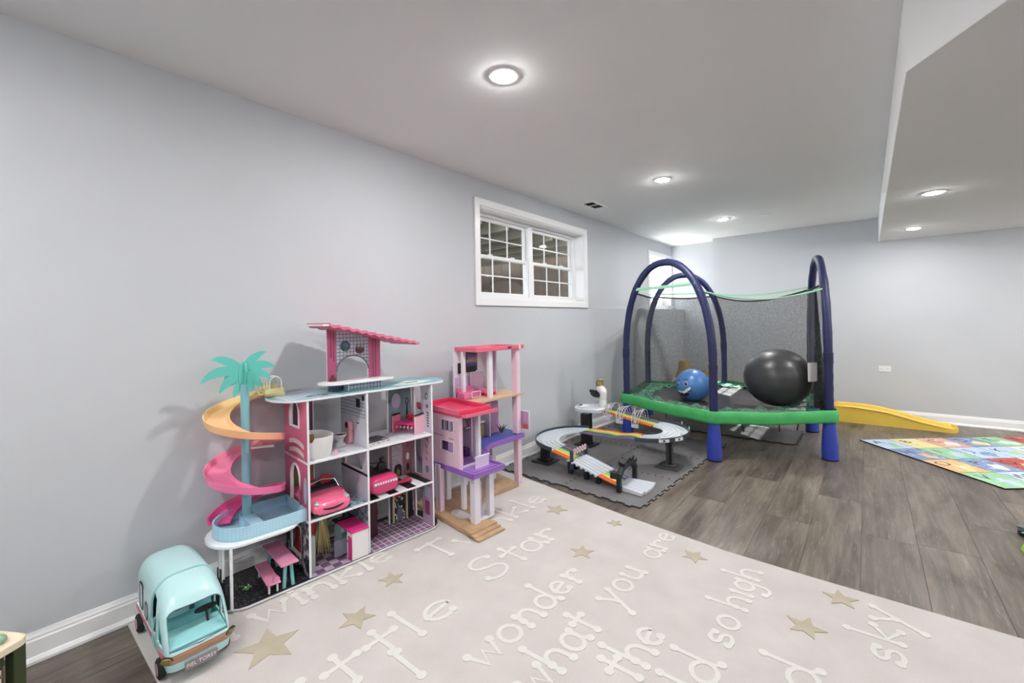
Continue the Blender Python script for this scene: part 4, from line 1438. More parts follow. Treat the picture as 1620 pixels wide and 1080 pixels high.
for grp, ang in ((left_, 0.10), (right_, -.10), (right_[2:], pi / 2 + .9), (left_[2:], pi / 2 + .5)):
    for r, t, b_, w in grp:
        s = .8 if ang > 1 else 1.0
        o_ = frond((r[0] * K, cr_[1] + r[1] * K), (t[0] * K * s, cr_[1] + t[1] * K * s), (b_[0] * K, b_[1] * K), w * K * 1.22)
        y0 = .0007 * fi
        fi += 1
        m_ = MB().mat4(Matrix.Rotation(ang, 4, 'Z')).prism(o_, -.0025 + y0 % .003, .0025 + y0 % .003, frame=lambda a, b, c: (a, c, b))
        m_.build('palm_leaf', PALM, ps, smooth=20)
MB().mat4(Matrix.Rotation(.1, 4, 'Z')).prism(ell(0, cr_[1] - .03, .028, .075, 18), -.004, .004, frame=lambda a, b, c: (a, c, b)).mat4(Matrix.Rotation(pi / 2 + .2, 4, 'Z')).prism(ell(0, cr_[1] - .03, .024, .07, 18), -.004, .004, frame=lambda a, b, c: (a, c, b)).build('palm_crown', PALM, ps, smooth=20)
# chute
CH = ramp_mat('slide_fade', [(.02, (224, 84, 150)), (.30, (238, 120, 172)), (.50, (240, 140, 176)), (.62, (246, 164, 150)), (.76, (246, 188, 138)), (.90, (240, 200, 142)), (1, (240, 222, 160))], 'axis', axis=2, lo=.03, hi=.655, rough=.38)
def chute(a0, a1, n, za, zb, r0=.128):
    R_ = []
    for k in range(n + 1):
        f = k / n
        a = radians(a0 + (a1 - a0) * f)
        z = za + (zb - za) * f
        pr = [(-.062, .020), (-.056, .020), (-.050, .004), (-.01, .0), (.034, .006), (.044, .034), (.050, .034), (.046, .0), (.030, -.006), (.0, -.007), (-.052, -.004)]
        R_.append([((r0 + p) * cos(a), (r0 + p) * sin(a), z + q) for p, q in pr])
    return MB().rings(R_)
def zc(a):
    return .668 - .000735 * a
for a0, a1 in ((20, 330), (330, 640), (640, 870)):
    chute(a0, a1, 44, zc(a0), zc(a1)).build('slide_section', CH, ps, smooth=40)
st_ = MB()
R_ = []
for f in [k / 8 for k in range(9)]:
    x = .10 + (1 - f) * .10
    y = .075 + .02 * (1 - f)
    z = zc(20)
    w = .048
    R_.append([(x, y - w, z + .022), (x, y - w + .006, z + .022), (x, y - w + .008, z + .004), (x, y + w - .008, z + .004), (x, y + w - .004, z + .034), (x, y + w, z + .034), (x, y + w, z - .006), (x, y - w, z - .006)])
st_.rings(R_).build('slide_start', mat('slide_yellow', (240, 224, 164), .38), ps, smooth=30)
stp = MB().lohi((.105, .045, .6315), (.205, .11, .650)).build('start_platform', mat('slide_yellow', (240, 224, 164), .38), ps, smooth=0, bevel=.003)
for x in (.118, .178):
    pass
for y in (.05, .10):
    MB().tube([(.128, y, .65)] + [(.158 - .030 * cos(a), y, .70 + .036 * sin(a)) for a in [pi * k / 10 for k in range(11)]] + [(.188, y, .65)], .0045, 8).build('hand_rail', mat('rail_white', (236, 236, 232), .35), ps)
MB().tube([(.10, -.10, zc(360)), (.02, -.02, zc(370))], .006, 8).build('slide_bracket', mat('pale_grey_plastic', (220, 218, 210), .3), ps)
# ================================================================ LOOSE TOYS INSIDE THE DOLLHOUSE
def dthing(nm, label, cat, t, y, lvl, rot=0.0, group=None, dz_=.0015):
    return thing(nm, label, cat, DW(t, y, BZ + LV[lvl] + dz_), DA + rot, group)
CER = mat('white_plastic', (236, 234, 234), .28, coat=.2)
PKL = mat('pale_pink_plastic', (240, 170, 186), .4)
PKM = mat('hot_pink', (214, 50, 128), .35)
PKC = mat('car_pink', (240, 108, 146), .25, coat=.5)
PKC2 = mat('car_magenta', (206, 52, 110), .25, coat=.5)
DRK = mat('dark_interior', (26, 26, 32), .5)
CHR = mat('silver_trim', (210, 210, 214), .2, .8)
# tub: a D-shaped white basin with a cut-down end
tb = dthing('toy_bathtub', 'white oval toy bathtub on the top left dollhouse floor', 'toy bathtub', .082, .105, 2)
R_ = []
def tubring(s, z, dip=0.0):
    out = []
    for k in range(40):
        a = 2 * pi * k / 40
        zz = z - (dip if cos(a) < -.55 else 0)
        out.append((.082 * s * math.copysign(abs(cos(a)) ** .8, cos(a)) * 1.0, .112 * s * math.copysign(abs(sin(a)) ** .8, sin(a)), zz))
    return out
MB().rings([tubring(.80, 0), tubring(.90, .03), tubring(1, .115, .022), tubring(.93, .115, .022), tubring(.84, .03), tubring(.3, .026)], cap0=True, cap1=True).build('basin', CER, tb, smooth=60)
for sx, sy in ((.085, -.08), (.085, .075)):
    MB().prism([(0, 0), (.022, 0), (.004, .035)], -.004, .004, frame=lambda a, b, c: (sx - .014 + a, sy + c, b)).build('foot', PKL, tb, smooth=0)
MB().lohi((-.012, .05, .026), (.012, .075, .10)).build('tap', mat('dull_gold', (176, 140, 84), .35, .6), tb, smooth=0, bevel=.002)
# toilet
to = dthing('toy_toilet', 'small pink and white toy toilet beside the tiled partition', 'toy toilet', .285, .19, 2)
MB().prism(rrect(-.030, 0, .030, .135, .028), -.012, .012, frame=lambda a, b, c: (.024 + c, a, b)).build('cistern', PKL, to, smooth=30)
MB().lathe([(.034, 0), (.030, .012), (.018, .022), (.020, .036), (.036, .056), (.040, .062), (.032, .062), (.024, .045), (0, .040)], 24, c=(-.030, 0, 0)).build('bowl', CER, to)
MB().lathe([(.040, .0625), (.041, .066), (.030, .067), (.028, .0625)], 24, c=(-.030, 0, 0)).build('seat', CER, to)
MB().prism(ell(0, .112, .017, .020, 14), 0, .002, frame=lambda a, b, c: (.0115 - c, a, b)).build('dark_spot', BLKP, to, smooth=0)
MB().ball((.03, -.033, .075), .006, seg=8, rings=6).build('flush_knob', PKL, to)
# bed
bd = dthing('toy_bed', 'pink toy bed with black-topped ends on the top right dollhouse floor', 'toy bed', .700, .155, 2, 0)
bd.rotation_euler = (0, 0, DA - pi / 2 + .38)
PKB = mat('bed_pink', (232, 132, 156), .45)
PKB2 = mat('bed_light_pink', (244, 190, 202), .45)
MB().lohi((.080, -.058, 0), (.092, .058, .118)).build('headboard', PKB2, bd, smooth=0, bevel=.002)
MB().lohi((-.092, -.058, 0), (-.080, .058, .112)).build('footboard', PKB, bd, smooth=0, bevel=.002)
for x in (-.092, .080):
    for k in range(6):
        MB().cyl((x + .006, -.050 + k * .020, .118 if x > 0 else .112), .008, .012, 'x', 10).build('black_scallop', BLKP, bd)
MB().lohi((-.080, -.054, .055), (.080, .054, .068)).build('mattress', PKM, bd, smooth=0, bevel=.004)
for k in range(5):
    MB().box((-.055 + k * .028, -.052, .042), (.014, .004, .018), ry=.6).build('side_slat', PKB, bd, smooth=0)
# printed card lying in the front of the same room
cd = dthing('printed_card', 'black and white printed card lying on the top right dollhouse floor', 'card', .432, .120, 2, .12)
MB().prism(rrect(-.075, -.105, .105, .11, .018), 0, .0016).build('card_sheet', mat('card_white', (214, 212, 214), .5), cd, smooth=0)
MB().prism(rrect(-.066, -.030, .094, .098, .012), .0014, .0021).build('dark_print', ramp_mat('card_print', [(.44, (32, 28, 34)), (.56, (60, 54, 60)), (.62, (206, 202, 204))], scale=24, distort=1.2), cd, smooth=0)
for k in range(4):
    MB().box((-.045 + k * .035, -.062, .0018), (.02, .006 + .006 * (k % 2), .0008), rz=.2).build('print_mark', BLKP, cd, smooth=0)
# chest/wardrobe piece glimpsed behind the tall doorway, red stool
rs = dthing('toy_chair', 'tiny red and pink toy chair behind the top right doorway', 'toy chair', .825, .13, 2, dz_=.0015)
rs.location = DW(.73, .19, BZ + LV[2] + .0015)
MB().lohi((-.020, -.014, .075), (.020, .014, .105)).build('red_top', mat('toy_red', (186, 44, 58), .4), rs, smooth=0, bevel=.004)
for x in (-.014, .014):
    MB().lohi((x - .003, -.003, 0), (x + .003, .003, .076)).build('leg', PKL, rs, smooth=0)

# cars -----------------------------------------------------------------
def car(t, y, lvl, label, paint, face, length=.31, w=.098):
    """open-topped toy car; local x forward"""
    root = dthing('toy_car', label, 'toy car', t, y, lvl, face)
    L = length
    st = [(-.503, .62, .022, .074), (-.495, .78, .012, .086), (-.45, .94, .008, .100), (-.34, 1.0, .010, .108), (-.20, 1.0, .013, .102), (-.02, 1.0, .013, .098),
          (.10, 1.0, .013, .098), (.20, .99, .013, .092), (.32, .95, .014, .080), (.42, .93, .010, .074), (.475, .86, .006, .067), (.497, .76, .008, .060), (.504, .62, .014, .052)]
    R_ = []
    for fx, fw, zb, zt in st:
        ring = []
        hw, cz, hz = w * fw if fw > .1 else w * .55, (zb + zt) / 2, (zt - zb) / 2
        for k in range(28):
            a = 2 * pi * k / 28
            ring.append((fx * L, hw * math.copysign(abs(cos(a)) ** .55, cos(a)), cz + hz * math.copysign(abs(sin(a)) ** .6, sin(a))))
        R_.append(ring)
    body = MB().rings(R_).build('car_body', paint, root, smooth=60)
    MB().prism(rrect(-.30 * L, -w * .78, .12 * L, w * .78, .022), .092, .1085, [list(reversed(rrect(-.28 * L, -w * .68, .10 * L, w * .68, .018)))]).build('cockpit_rim', DRK, root, smooth=30)
    MB().prism(rrect(-.285 * L, -w * .70, .105 * L, w * .70, .018), .094, .1045).build('cockpit', DRK, root, smooth=0)
    for sy in (-.045, .045):
        MB().prism(rrect(-.028, 0, .028, .050, .014), -.007, .007, frame=lambda a, b, c: (-.11 * L + c, sy + a, .100 + b)).build('seat_back', mat('toy_red', (186, 44, 58), .4) if face < 0 else DRK, root, smooth=30)
    MB().tube([(.12 * L, -w * .75, .094), (.07 * L, -w * .62, .135), (.05 * L, 0, .146), (.07 * L, w * .62, .135), (.12 * L, w * .75, .094)], .0035, 8).build('windscreen_frame', CHR if face < 0 else DRK, root)
    MB().tube([(-.02 * L, -.045 + .020 * cos(a), .124 + .020 * sin(a)) for a in [2 * pi * k / 16 for k in range(16)]], .003, 6, closed=True).build('steering_wheel', DRK, root)
    for fx in (-.30, .30):
        for sy in (-1, 1):
            wh = MB().cyl((fx * L, sy * w * .90, .026), .026, .024, 'y', 20).build('wheel', mat('tyre_black', (22, 22, 24), .7), root)
            MB().cyl((fx * L, sy * (w * .90 + .0125), .026), .015, .002, 'y', 14).build('hub', CHR, wh)
    return root, body, L, w
c1, b1, L, w = car(.130, .168, 1, 'light pink toy convertible facing forward on the middle left dollhouse floor', PKC, -pi / 2, .34, .112)
# its face
MB().prism(bez((-.066, .044), (0, .012), (.066, .044)) + bez((.066, .047), (0, .028), (-.066, .047)), 0, .006, frame=lambda a, b, c: (.501 * L + c - .30 * max(0, abs(a) - .040), a, b)).build('grille', DRK, c1, smooth=0)
for sy in (-1, 1):
    MB().prism(ell(sy * .082, .018, .015, .007, 10), 0, .006, frame=lambda a, b, c: (.478 * L + c, a, b)).build('air_intake', DRK, c1, smooth=0)
    MB().ball((.425 * L, sy * .080, .068), (.026, .014, .012), seg=14, rings=8).build('headlight', mat('lamp_silver', (220, 222, 226), .15, .5), c1)
MB().prism([(0, .008), (.0025, .002), (.009, .002), (.003, -.002), (.005, -.009), (0, -.005), (-.005, -.009), (-.003, -.002), (-.009, .002), (-.0025, .002)], 0, .003, frame=lambda a, b, c: (.452 * L + c - b * .5, a, .058 + b)).build('bonnet_emblem', CHR, c1, smooth=0)
c2, b2, L2, w2 = car(.455, .185, 1, 'magenta toy car seen from behind on the striped dollhouse floor', PKC2, pi / 2, .32, .098)
MB().prism(rrect(-.078, .062, .078, .080, .008), 0, .005, frame=lambda a, b, c: (-.486 * L2 - c, a, b)).build('tail_lamp_bar', CHR, c2, smooth=0)
for k in range(9):
    MB().cyl((-.486 * L2 - .006, -.066 + k * .0165, .071), .0055, .004, 'x', 10).build('tail_lamp', mat('pale_lamp', (230, 226, 232), .2), c2)
hat = MB()
MB().ball((-.11 * L2, -.045, .168), .018, seg=14, rings=10).build('headrest', DRK, c2)
pp = dthing('pink_pouch', 'dark pink fabric scrap beside the magenta car on the striped floor', 'cloth', .60, .10, 1)
mbp = MB()
R_ = []
for k in range(9):
    f = k / 8
    R_.append([(-.055 + .12 * f, .016 * cos(a) * (.5 + f * .9), .014 + .013 * (.5 + f * .8) * sin(a)) for a in [2 * pi * j / 12 for j in range(12)]])
mbp.rings(R_).build('pouch', mat('wine_fabric', (160, 36, 72), .7), pp)
# kitchen counter on the ground floor
kc = dthing('toy_kitchen_counter', 'white and hot pink toy kitchen counter with open oven on the checkered floor', 'toy kitchen', .272, .105, 0)
MB().lohi((-.045, -.115, 0), (.050, -.045, .150)).build('cabinet', CER, kc, smooth=0, bevel=.003)
MB().lohi((-.045, .02, 0), (.050, .125, .150)).build('cabinet', mat('pale_teal', (176, 200, 206), .4), kc, smooth=0, bevel=.003)
MB().lohi((-.052, -.118, .150), (.053, .068, .160)).build('worktop', PKM, kc, smooth=0, bevel=.003)
MB().lohi((-.055, .068, .150), (.055, .13, .160)).build('hob', BLKP, kc, smooth=0, bevel=.003)
for k in range(2):
    MB().cyl((-.02 + k * .045, .10, .162), .014, .003, seg=14).build('burner', GREYP, kc)
MB().lohi((-.050, -.11, .004), (-.045, -.070, .125)).build('pink_door', PKM, kc, smooth=0)
MB().lohi((-.115, -.045, .02), (-.045, -.040, .11)).build('open_oven_door', GREYP, kc, smooth=0)
MB().lohi((-.046, -.042, .02), (.04, .018, .11)).build('oven_box', mat('oven_teal', (112, 140, 150), .5), kc, smooth=0)
MB().cyl((-.056, -.075, .10), .006, .008, 'x', 10).build('knob', CHR, kc)
# red cabinet behind
rc = dthing('toy_cabinet', 'tall red toy cabinet in the back left corner of the ground floor room', 'toy cabinet', .075, .25, 0)
MB().lohi((-.045, -.035, .006), (.045, .035, .235)).build('cabinet_body', mat('cherry_red', (168, 36, 54), .4), rc, smooth=0, bevel=.006)
MB().lohi((-.040, -.038, .02), (-.002, -.035, .225)).build('door', mat('cherry_red2', (186, 48, 64), .35), rc, smooth=0)
MB().lohi((.002, -.038, .02), (.040, -.035, .225)).build('door', mat('cherry_red2', (186, 48, 64), .35), rc, smooth=0)
MB().lohi((-.042, -.034, 0), (.042, .034, .006)).build('plinth', CER, rc, smooth=0)
fg = dthing('toy_fridge', 'small grey and black toy appliance just inside the left doorway', 'toy fridge', .032, .075, 0)
MB().lohi((-.012, -.040, 0), (.014, .040, .190)).build('appliance_body', mat('sage_grey', (150, 156, 150), .5), fg, smooth=0, bevel=.003)
MB().lohi((-.0145, -.032, .02), (-.012, .032, .12)).build('door', BLKP, fg, smooth=0)
# tassel garland
tg = dthing('raffia_tassel', 'yellow, green and white raffia tassel hanging in the ground floor room', 'tassel', .145, .20, 0)
tcol = [mat('raffia_' + n, c, .7) for n, c in (('yellow', (212, 196, 110)), ('green', (128, 158, 96)), ('white', (214, 214, 200)), ('orange', (206, 160, 110)))]
rd = random.Random(5)
for ci in range(4):
    m_ = MB()
    for k in range(12):
        a = rd.uniform(0, 2 * pi)
        r0, r1 = rd.uniform(.004, .022), rd.uniform(.025, .050)
        zt = .215
        m_.tube([(r0 * cos(a), r0 * sin(a), zt), ((r0 + r1) / 2 * cos(a + .1), (r0 + r1) / 2 * sin(a + .1), .12), (r1 * cos(a), r1 * sin(a), rd.uniform(.0, .03))], [.0025, .0035, .002], 5)
    stuff(m_.build('raffia_strands', tcol[ci], tg))
MB().lathe([(0, .205), (.022, .21), (.024, .225), (.015, .24), (0, .242)], 14).build('knot', tcol[1], tg)
sp = dthing('silver_shoes', 'small silver and black doll shoes on the checkered floor', 'doll shoes', .185, .245, 0)
for sy in (-.012, .012):
    MB().tube([(-.02, sy, .010), (0, sy, .010), (.022, sy, .012)], [.009, .010, .007], 8).build('shoe', CHR, sp)
# dark wardrobe in the right ground floor room
wd = dthing('toy_wardrobe', 'dark brown scalloped toy chair back in the ground floor right room', 'toy chair', .415, .150, 0, .35)
sil = bez((-.055, 0), (-.075, .10), (-.05, .17)) + bez((-.05, .19), (-.03, .245), (0, .235)) + bez((.01, .235), (.05, .25), (.055, .17)) + bez((.06, .13), (.045, .06), (.060, 0))
MB().prism(sil, -.008, .008, frame=lambda a, b, c: (a, c, b)).build('back', mat('dark_oxblood', (58, 22, 28), .45), wd, smooth=30)
MB().lohi((-.05, .008, .075), (.05, .075, .092)).build('seat', mat('dark_oxblood', (58, 22, 28), .45), wd, smooth=0, bevel=.004)
for sx in (-.042, .042):
    MB().lohi((sx - .006, .060, 0), (sx + .006, .072, .076)).build('leg', mat('dark_oxblood', (58, 22, 28), .45), wd, smooth=0)
bs = dthing('blue_toy_bench', 'small dark blue toy bench behind the far back wall of the dollhouse', 'toy bench', .80, .30, 0)
bs.location = DW(.735, .285, BZ + LV[0] + .0015)
NVY = mat('toy_navy', (52, 72, 116), .45)
MB().lohi((-.045, -.02, .17), (.045, .02, .185)).lohi((-.045, .015, .185), (.045, .02, .24)).build('bench_top', NVY, bs, smooth=0)
for sx in (-.035, .0, .035):
    MB().lohi((sx - .006, -.012, 0), (sx + .006, .012, .17)).build('leg', NVY, bs, smooth=0)
# picnic table and bench on the terrazzo
pk = dthing('toy_picnic_table', 'pink toy picnic table with teal legs under the pool shelf', 'toy table', -.098, .135, 0)
PKT = mat('picnic_pink', (222, 142, 176), .45)
MB().lohi((-.042, -.155, .115), (.042, .145, .127)).build('table_top', PKT, pk, smooth=0, bevel=.006)
for y in (-.125, .115):
    MB().prism([(-.028, 0), (-.014, 0), (-.006, .115), (-.020, .115)], -.006, .006, frame=lambda a, b, c: (a, y + c, b)).build('leg', mat('picnic_teal', (120, 184, 190), .45), pk, smooth=0)
    MB().prism([(.014, 0), (.028, 0), (.020, .115), (.006, .115)], -.006, .006, frame=lambda a, b, c: (a, y + c, b)).build('leg', mat('picnic_teal', (120, 184, 190), .45), pk, smooth=0)
pb = dthing('toy_bench', 'pink toy bench lying in front of the picnic table on black terrazzo', 'toy bench', -.166, .045, 0, -.05)
MB().lohi((-.032, -.06, .045), (.030, .20, .055)).build('bench_seat', PKT, pb, smooth=0, bevel=.005)
for y in (-.035, .16):
    for sx in (-.018, .018):
        MB().lohi((sx - .004, y - .004, 0), (sx + .004, y + .004, .046)).build('leg', CER, pb, smooth=0)
MB().cyl((.012, -.045, .066), .014, .02, 'y', 14).build('end_disc', PKT, pb)
fgn = dthing('toy_figurine', 'tiny green plant figurine lying on the black terrazzo floor', 'figurine', -.262, .135, 0)
GRN = mat('leaf_green', (84, 146, 72), .45)
MB().tube(smooth_path([(-.03, .03, .006), (-.015, .012, .020), (0, 0, .022), (.012, -.016, .012)], 5), [.002] * 15 + [.002], 6).build('stem', GRN, fgn)
for a in (0, 1.6, 3.0, 4.4):
    MB().ball((.012 + .012 * cos(a), -.010 + .012 * sin(a), .012), (.010, .007, .006), seg=10, rings=6).build('leaf', GRN, fgn)
for a in (.8, 3.6):
    MB().ball((.012 + .010 * cos(a), -.010 + .010 * sin(a), .020), .004, seg=8, rings=5).build('white_bud', CER, fgn)
# ================================================================ TEAL TOY BUS
bus = thing('toy_bus', 'pale teal toy camper bus parked with its nose on the rug beside the dollhouse', 'toy bus', (.345, .532, RZ + .0002), radians(-1.5))
BT = mat('bus_teal', (184, 222, 224), .30, coat=.35)
BIN = mat('bus_inner_teal', (158, 218, 220), .45)
BDK = mat('bus_black', (20, 22, 26), .5)
BRZ = mat('bus_bronze', (176, 126, 100), .35, .4)
def bus_ring(x, hw, zb, zt, n=48, e=.42, crown=.55):
    """rounded section: squarish below, domed roof"""
    out = []
    cz, hz = (zb + zt) / 2, (zt - zb) / 2
    for k in range(n):
        a = 2 * pi * k / n
        ex = e if sin(a) < 0 else crown
        out.append((x, hw * math.copysign(abs(cos(a)) ** ex, cos(a)) * (1 - .10 * max(0, sin(a)) ** 2), cz + hz * math.copysign(abs(sin(a)) ** ex, sin(a))))
    return out
stn = [(-.262, .060, .075, .245), (-.256, .085, .055, .280), (-.235, .101, .042, .305), (-.19, .107, .036, .318), (-.08, .109, .035, .323), (.03, .109, .035, .322),
       (.10, .109, .035, .316), (.150, .109, .035, .301), (.19, .108, .035, .276), (.222, .107, .036, .240), (.25, .105, .038, .195), (.272, .101, .042, .150), (.284, .095, .048, .125), (.290, .084, .060, .108)]
def interp(stn, n):
    P = smooth_path([(s[0], s[1], s[2]) for s in stn], n)
    Q = smooth_path([(s[0], s[3], 0) for s in stn], n)
    return [(p.x, p.y, p.z, q.y) for p, q in zip(P, Q)]
fine = interp(stn, 3)
shell = MB().rings([bus_ring(*s) for s in fine])
inner = [(x * .975, hw - .006, zb + .012, zt - .007) for x, hw, zb, zt in fine if -.25 < x < .284]
b_out = shell.build('bus_body', [BT, BIN], bus, smooth=50)
b_in = MB().rings([bus_ring(*s) for s in inner], m=0).build('cut_inner', [BIN], bus)
# windscreen opening, seen from the front
def front_cut(pts, x0, x1):
    return MB().prism(pts, x0, x1, frame=lambda a, b, c: (c, a, b)).build('cutter', BT, bus)
ws = [(-.093, .119), (.093, .119)] + arc(.058, .210, .032, 0, 90, 6) + arc(-.058, .210, .032, 90, 180, 6)
c1_ = front_cut(ws, .135, .40)
def side_cut(pts, y0, y1):
    return MB().prism(pts, y0, y1, frame=lambda a, b, c: (a, -c, b)).build('cutter', BT, bus)
door = [(.070, .125), (.135, .125), (.150, .225), (.130, .262), (.085, .275), (.070, .262)]
quart = [(.158, .125), (.235, .125), (.222, .165), (.175, .235), (.165, .228)]
c2_ = side_cut(door, .085, .2)
c3_ = side_cut(quart, .085, .2)
c4_ = side_cut(door, -.2, -.085)
c5_ = side_cut(quart, -.2, -.085)
cut(b_out, [b_in, c1_, c2_, c3_, c4_, c5_])
# gasket around the windscreen and dash
def on_front(y, z, off=.001):
    """x of the body skin at height z on the nose slope"""
    best = .2
    for i in range(len(fine) - 1):
        a, b = fine[i], fine[i + 1]
        if a[0] > .12:
            hw = a[1] + .0
            def top(s):
                yy = min(.999, abs(y) / (s[1] * .93))
                ca = yy ** (1 / .55)
                sa = sqrt(max(0, 1 - ca * ca))
                cz, hz = (s[2] + s[3]) / 2, (s[3] - s[2]) / 2
                return cz + hz * sa ** .55
            ta, tb = top(a), top(b)
            if (ta - z) * (tb - z) <= 0 and abs(ta - tb) > 1e-6:
                best = a[0] + (b[0] - a[0]) * (ta - z) / (ta - tb)
    return best + off
gask = []
for i in range(len(ws)):
    p, q = ws[i], ws[(i + 1) % len(ws)]
    for f in (0, .5):
        y, z = p[0] + (q[0] - p[0]) * f, p[1] + (q[1] - p[1]) * f
        gask.append((on_front(y, z, .0), y, z))
MB().tube(gask, .0022, 6, closed=True).build('windscreen_gasket', mat('gasket_grey', (86, 98, 104), .5), bus)
MB().lohi((-.20, -.098, .047), (.262, .098, .054)).build('bus_floor', BIN, bus, smooth=0)
dash = MB().prism([(.10, .054), (.255, .054), (.268, .128), (.15, .136), (.12, .110)], -.094, .094, frame=lambda a, b, c: (a, c, b)).build('dashboard', BIN, bus, smooth=0, bevel=.006)
MB().prism(rrect(-.060, .150, .010, .215, .008), .0, .012, frame=lambda a, b, c: (.075 + c, a, b)).build('seat_panel', BIN, bus, smooth=0, bevel=.002)
MB().prism([(.04, .054), (.085, .054), (.078, .225), (.045, .225)], -.09, .09, frame=lambda a, b, c: (a, c, b)).build('cab_divider', mat('bus_mid_teal', (132, 198, 202), .5), bus, smooth=0, bevel=.003)
MB().prism(ell(-.025, .185, .022, .014, 16), .0, .004, frame=lambda a, b, c: (.087 + c, a, b)).build('divider_print', mat('bus_deep_teal', (62, 140, 150), .5), bus, smooth=0)
for y in (-.068, .020):
    MB().prism(rrect(y - .008, .155, y + .008, .205, .002), .0, .004, frame=lambda a, b, c: (.086 + c, a, b)).build('divider_slot', mat('bus_slot', (34, 92, 98), .5), bus, smooth=0)
sw = MB().tube([(.165 + .0 * sin(a), .050 + .036 * cos(a), .176 + .009 * sin(a)) for a in [2 * pi * k / 24 for k in range(24)]], .0045, 8, closed=True)
sw.tube([(.165, .050, .176), (.190, .050, .130)], .0045, 8)
sw.tube([(.165, .016, .176), (.165, .084, .176)], .0045, 8).build('steering_wheel', BDK, bus)
# nose dress: grille band, lamps, plate
def nose_pt(u, z, off=.0):
    """point on the lower nose; u in -1..1 runs across from side to side"""
    # walk the plan outline at height z
    pts = []
    for s in fine:
        if s[0] > .15 and s[2] < z < s[3]:
            cz, hz = (s[2] + s[3]) / 2, (s[3] - s[2]) / 2
            sa = min(.9999, abs(z - cz) / hz)
            ex = .42 if z < cz else .55
            sa_ = sa ** (1 / ex)
            ca = sqrt(1 - sa_ * sa_)
            kk = (1 - .10 * sa_ ** 2) if z > cz else 1
            pts.append((s[0], s[1] * ca ** ex * kk))
    pts.append((pts[-1][0] + .0005, 0.0))
    full = [(x, y) for x, y in pts] + [(x, -y) for x, y in reversed(pts[:-1])]
    L_ = [0]
    for i in range(1, len(full)):
        L_.append(L_[-1] + sqrt((full[i][0] - full[i - 1][0]) ** 2 + (full[i][1] - full[i - 1][1]) ** 2))
    t = (.5 - u / 2) * L_[-1]
    for i in range(1, len(full)):
        if L_[i] >= t:
            f = (t - L_[i - 1]) / max(1e-9, L_[i] - L_[i - 1])
            x = full[i - 1][0] + (full[i][0] - full[i - 1][0]) * f
            y = full[i - 1][1] + (full[i][1] - full[i - 1][1]) * f
            return Vector((x + off * (1 - abs(u) * .6), y + off * u * 1.2, z))
    return Vector((full[-1][0], full[-1][1], z))
def band(nm, u0, u1, z0, z1, off, m, n=20):
    R_ = []
    for k in range(n + 1):
        u = u0 + (u1 - u0) * k / n
        a, b = nose_pt(u, z0, off), nose_pt(u, z1, off)
        a2, b2 = nose_pt(u, z0, -.002), nose_pt(u, z1, -.002)
        R_.append([a2, a, b, b2])
    return MB().rings(R_).build(nm, m, bus, smooth=40)
band('grille_band', -.58, .58, .086, .112, .0025, BRZ, 28)
for i in range(4):
    band('grille_bar', -.40, .40, .090 + i * .0052, .0920 + i * .0052, .0042, mat('bus_grille_light', (206, 168, 140), .3, .4))
for sgn in (-1, 1):
    band('side_lamp', sgn * .60, sgn * .80, .088, .112, .0025, mat('bus_pink_lamp', (222, 110, 140), .35), 8)
    c_ = nose_pt(sgn * .46, .099, .004)
    hl = MB()
    hl.mat4(Matrix.Translation(c_) @ Matrix.Rotation(sgn * .62, 4, 'Z')).ball((0, 0, 0), (.006, .021, .013), seg=20, rings=10)
    hl.build('headlight', mat('bus_gold_lamp', (150, 132, 84), .25, .5), bus, smooth=80)
    MB().mat4(Matrix.Translation(c_) @ Matrix.Rotation(sgn * .62, 4, 'Z')).tube([(.002, .022 * cos(a), .002 + .014 * sin(a)) for a in [pi * k / 12 for k in range(13)]], .0022, 6).build('lamp_lid', BDK, bus)
band('front_bumper', -.66, .66, .056, .084, .004, BT, 28)
plx = .2985
plt_ = MB().prism(rrect(-.052, .046, .052, .078, .004), 0, .006, frame=lambda a, b, c: (plx + c, a, b)).build('licence_plate', mat('plate_grey', (138, 128, 130), .5), bus, smooth=0, bevel=.001)
text_mesh('plate_text', 'FIEL·TORSY', .019, mat('plate_white', (238, 234, 236), .5), plt_, Matrix.Translation((plx + .0065, 0, .062)) @ Matrix(((0, 0, 1, 0), (1, 0, 0, 0), (0, 1, 0, 0), (0, 0, 0, 1))), .0006)
# roof seams
for x0 in (.092, ):
    s = [q for q in fine if q[0] <= x0][-1]
    rg = [Vector(p) for p in bus_ring(*s)]
    half = [p * 1.0 for p in rg if p.z > .12]
    half.sort(key=lambda p: p.y)
    MB().tube([Vector((p.x, p.y * 1.004, p.z + .0008)) for p in half], .0048, 6).build('roof_seam', mat('bus_seam', (150, 196, 200), .4), bus)
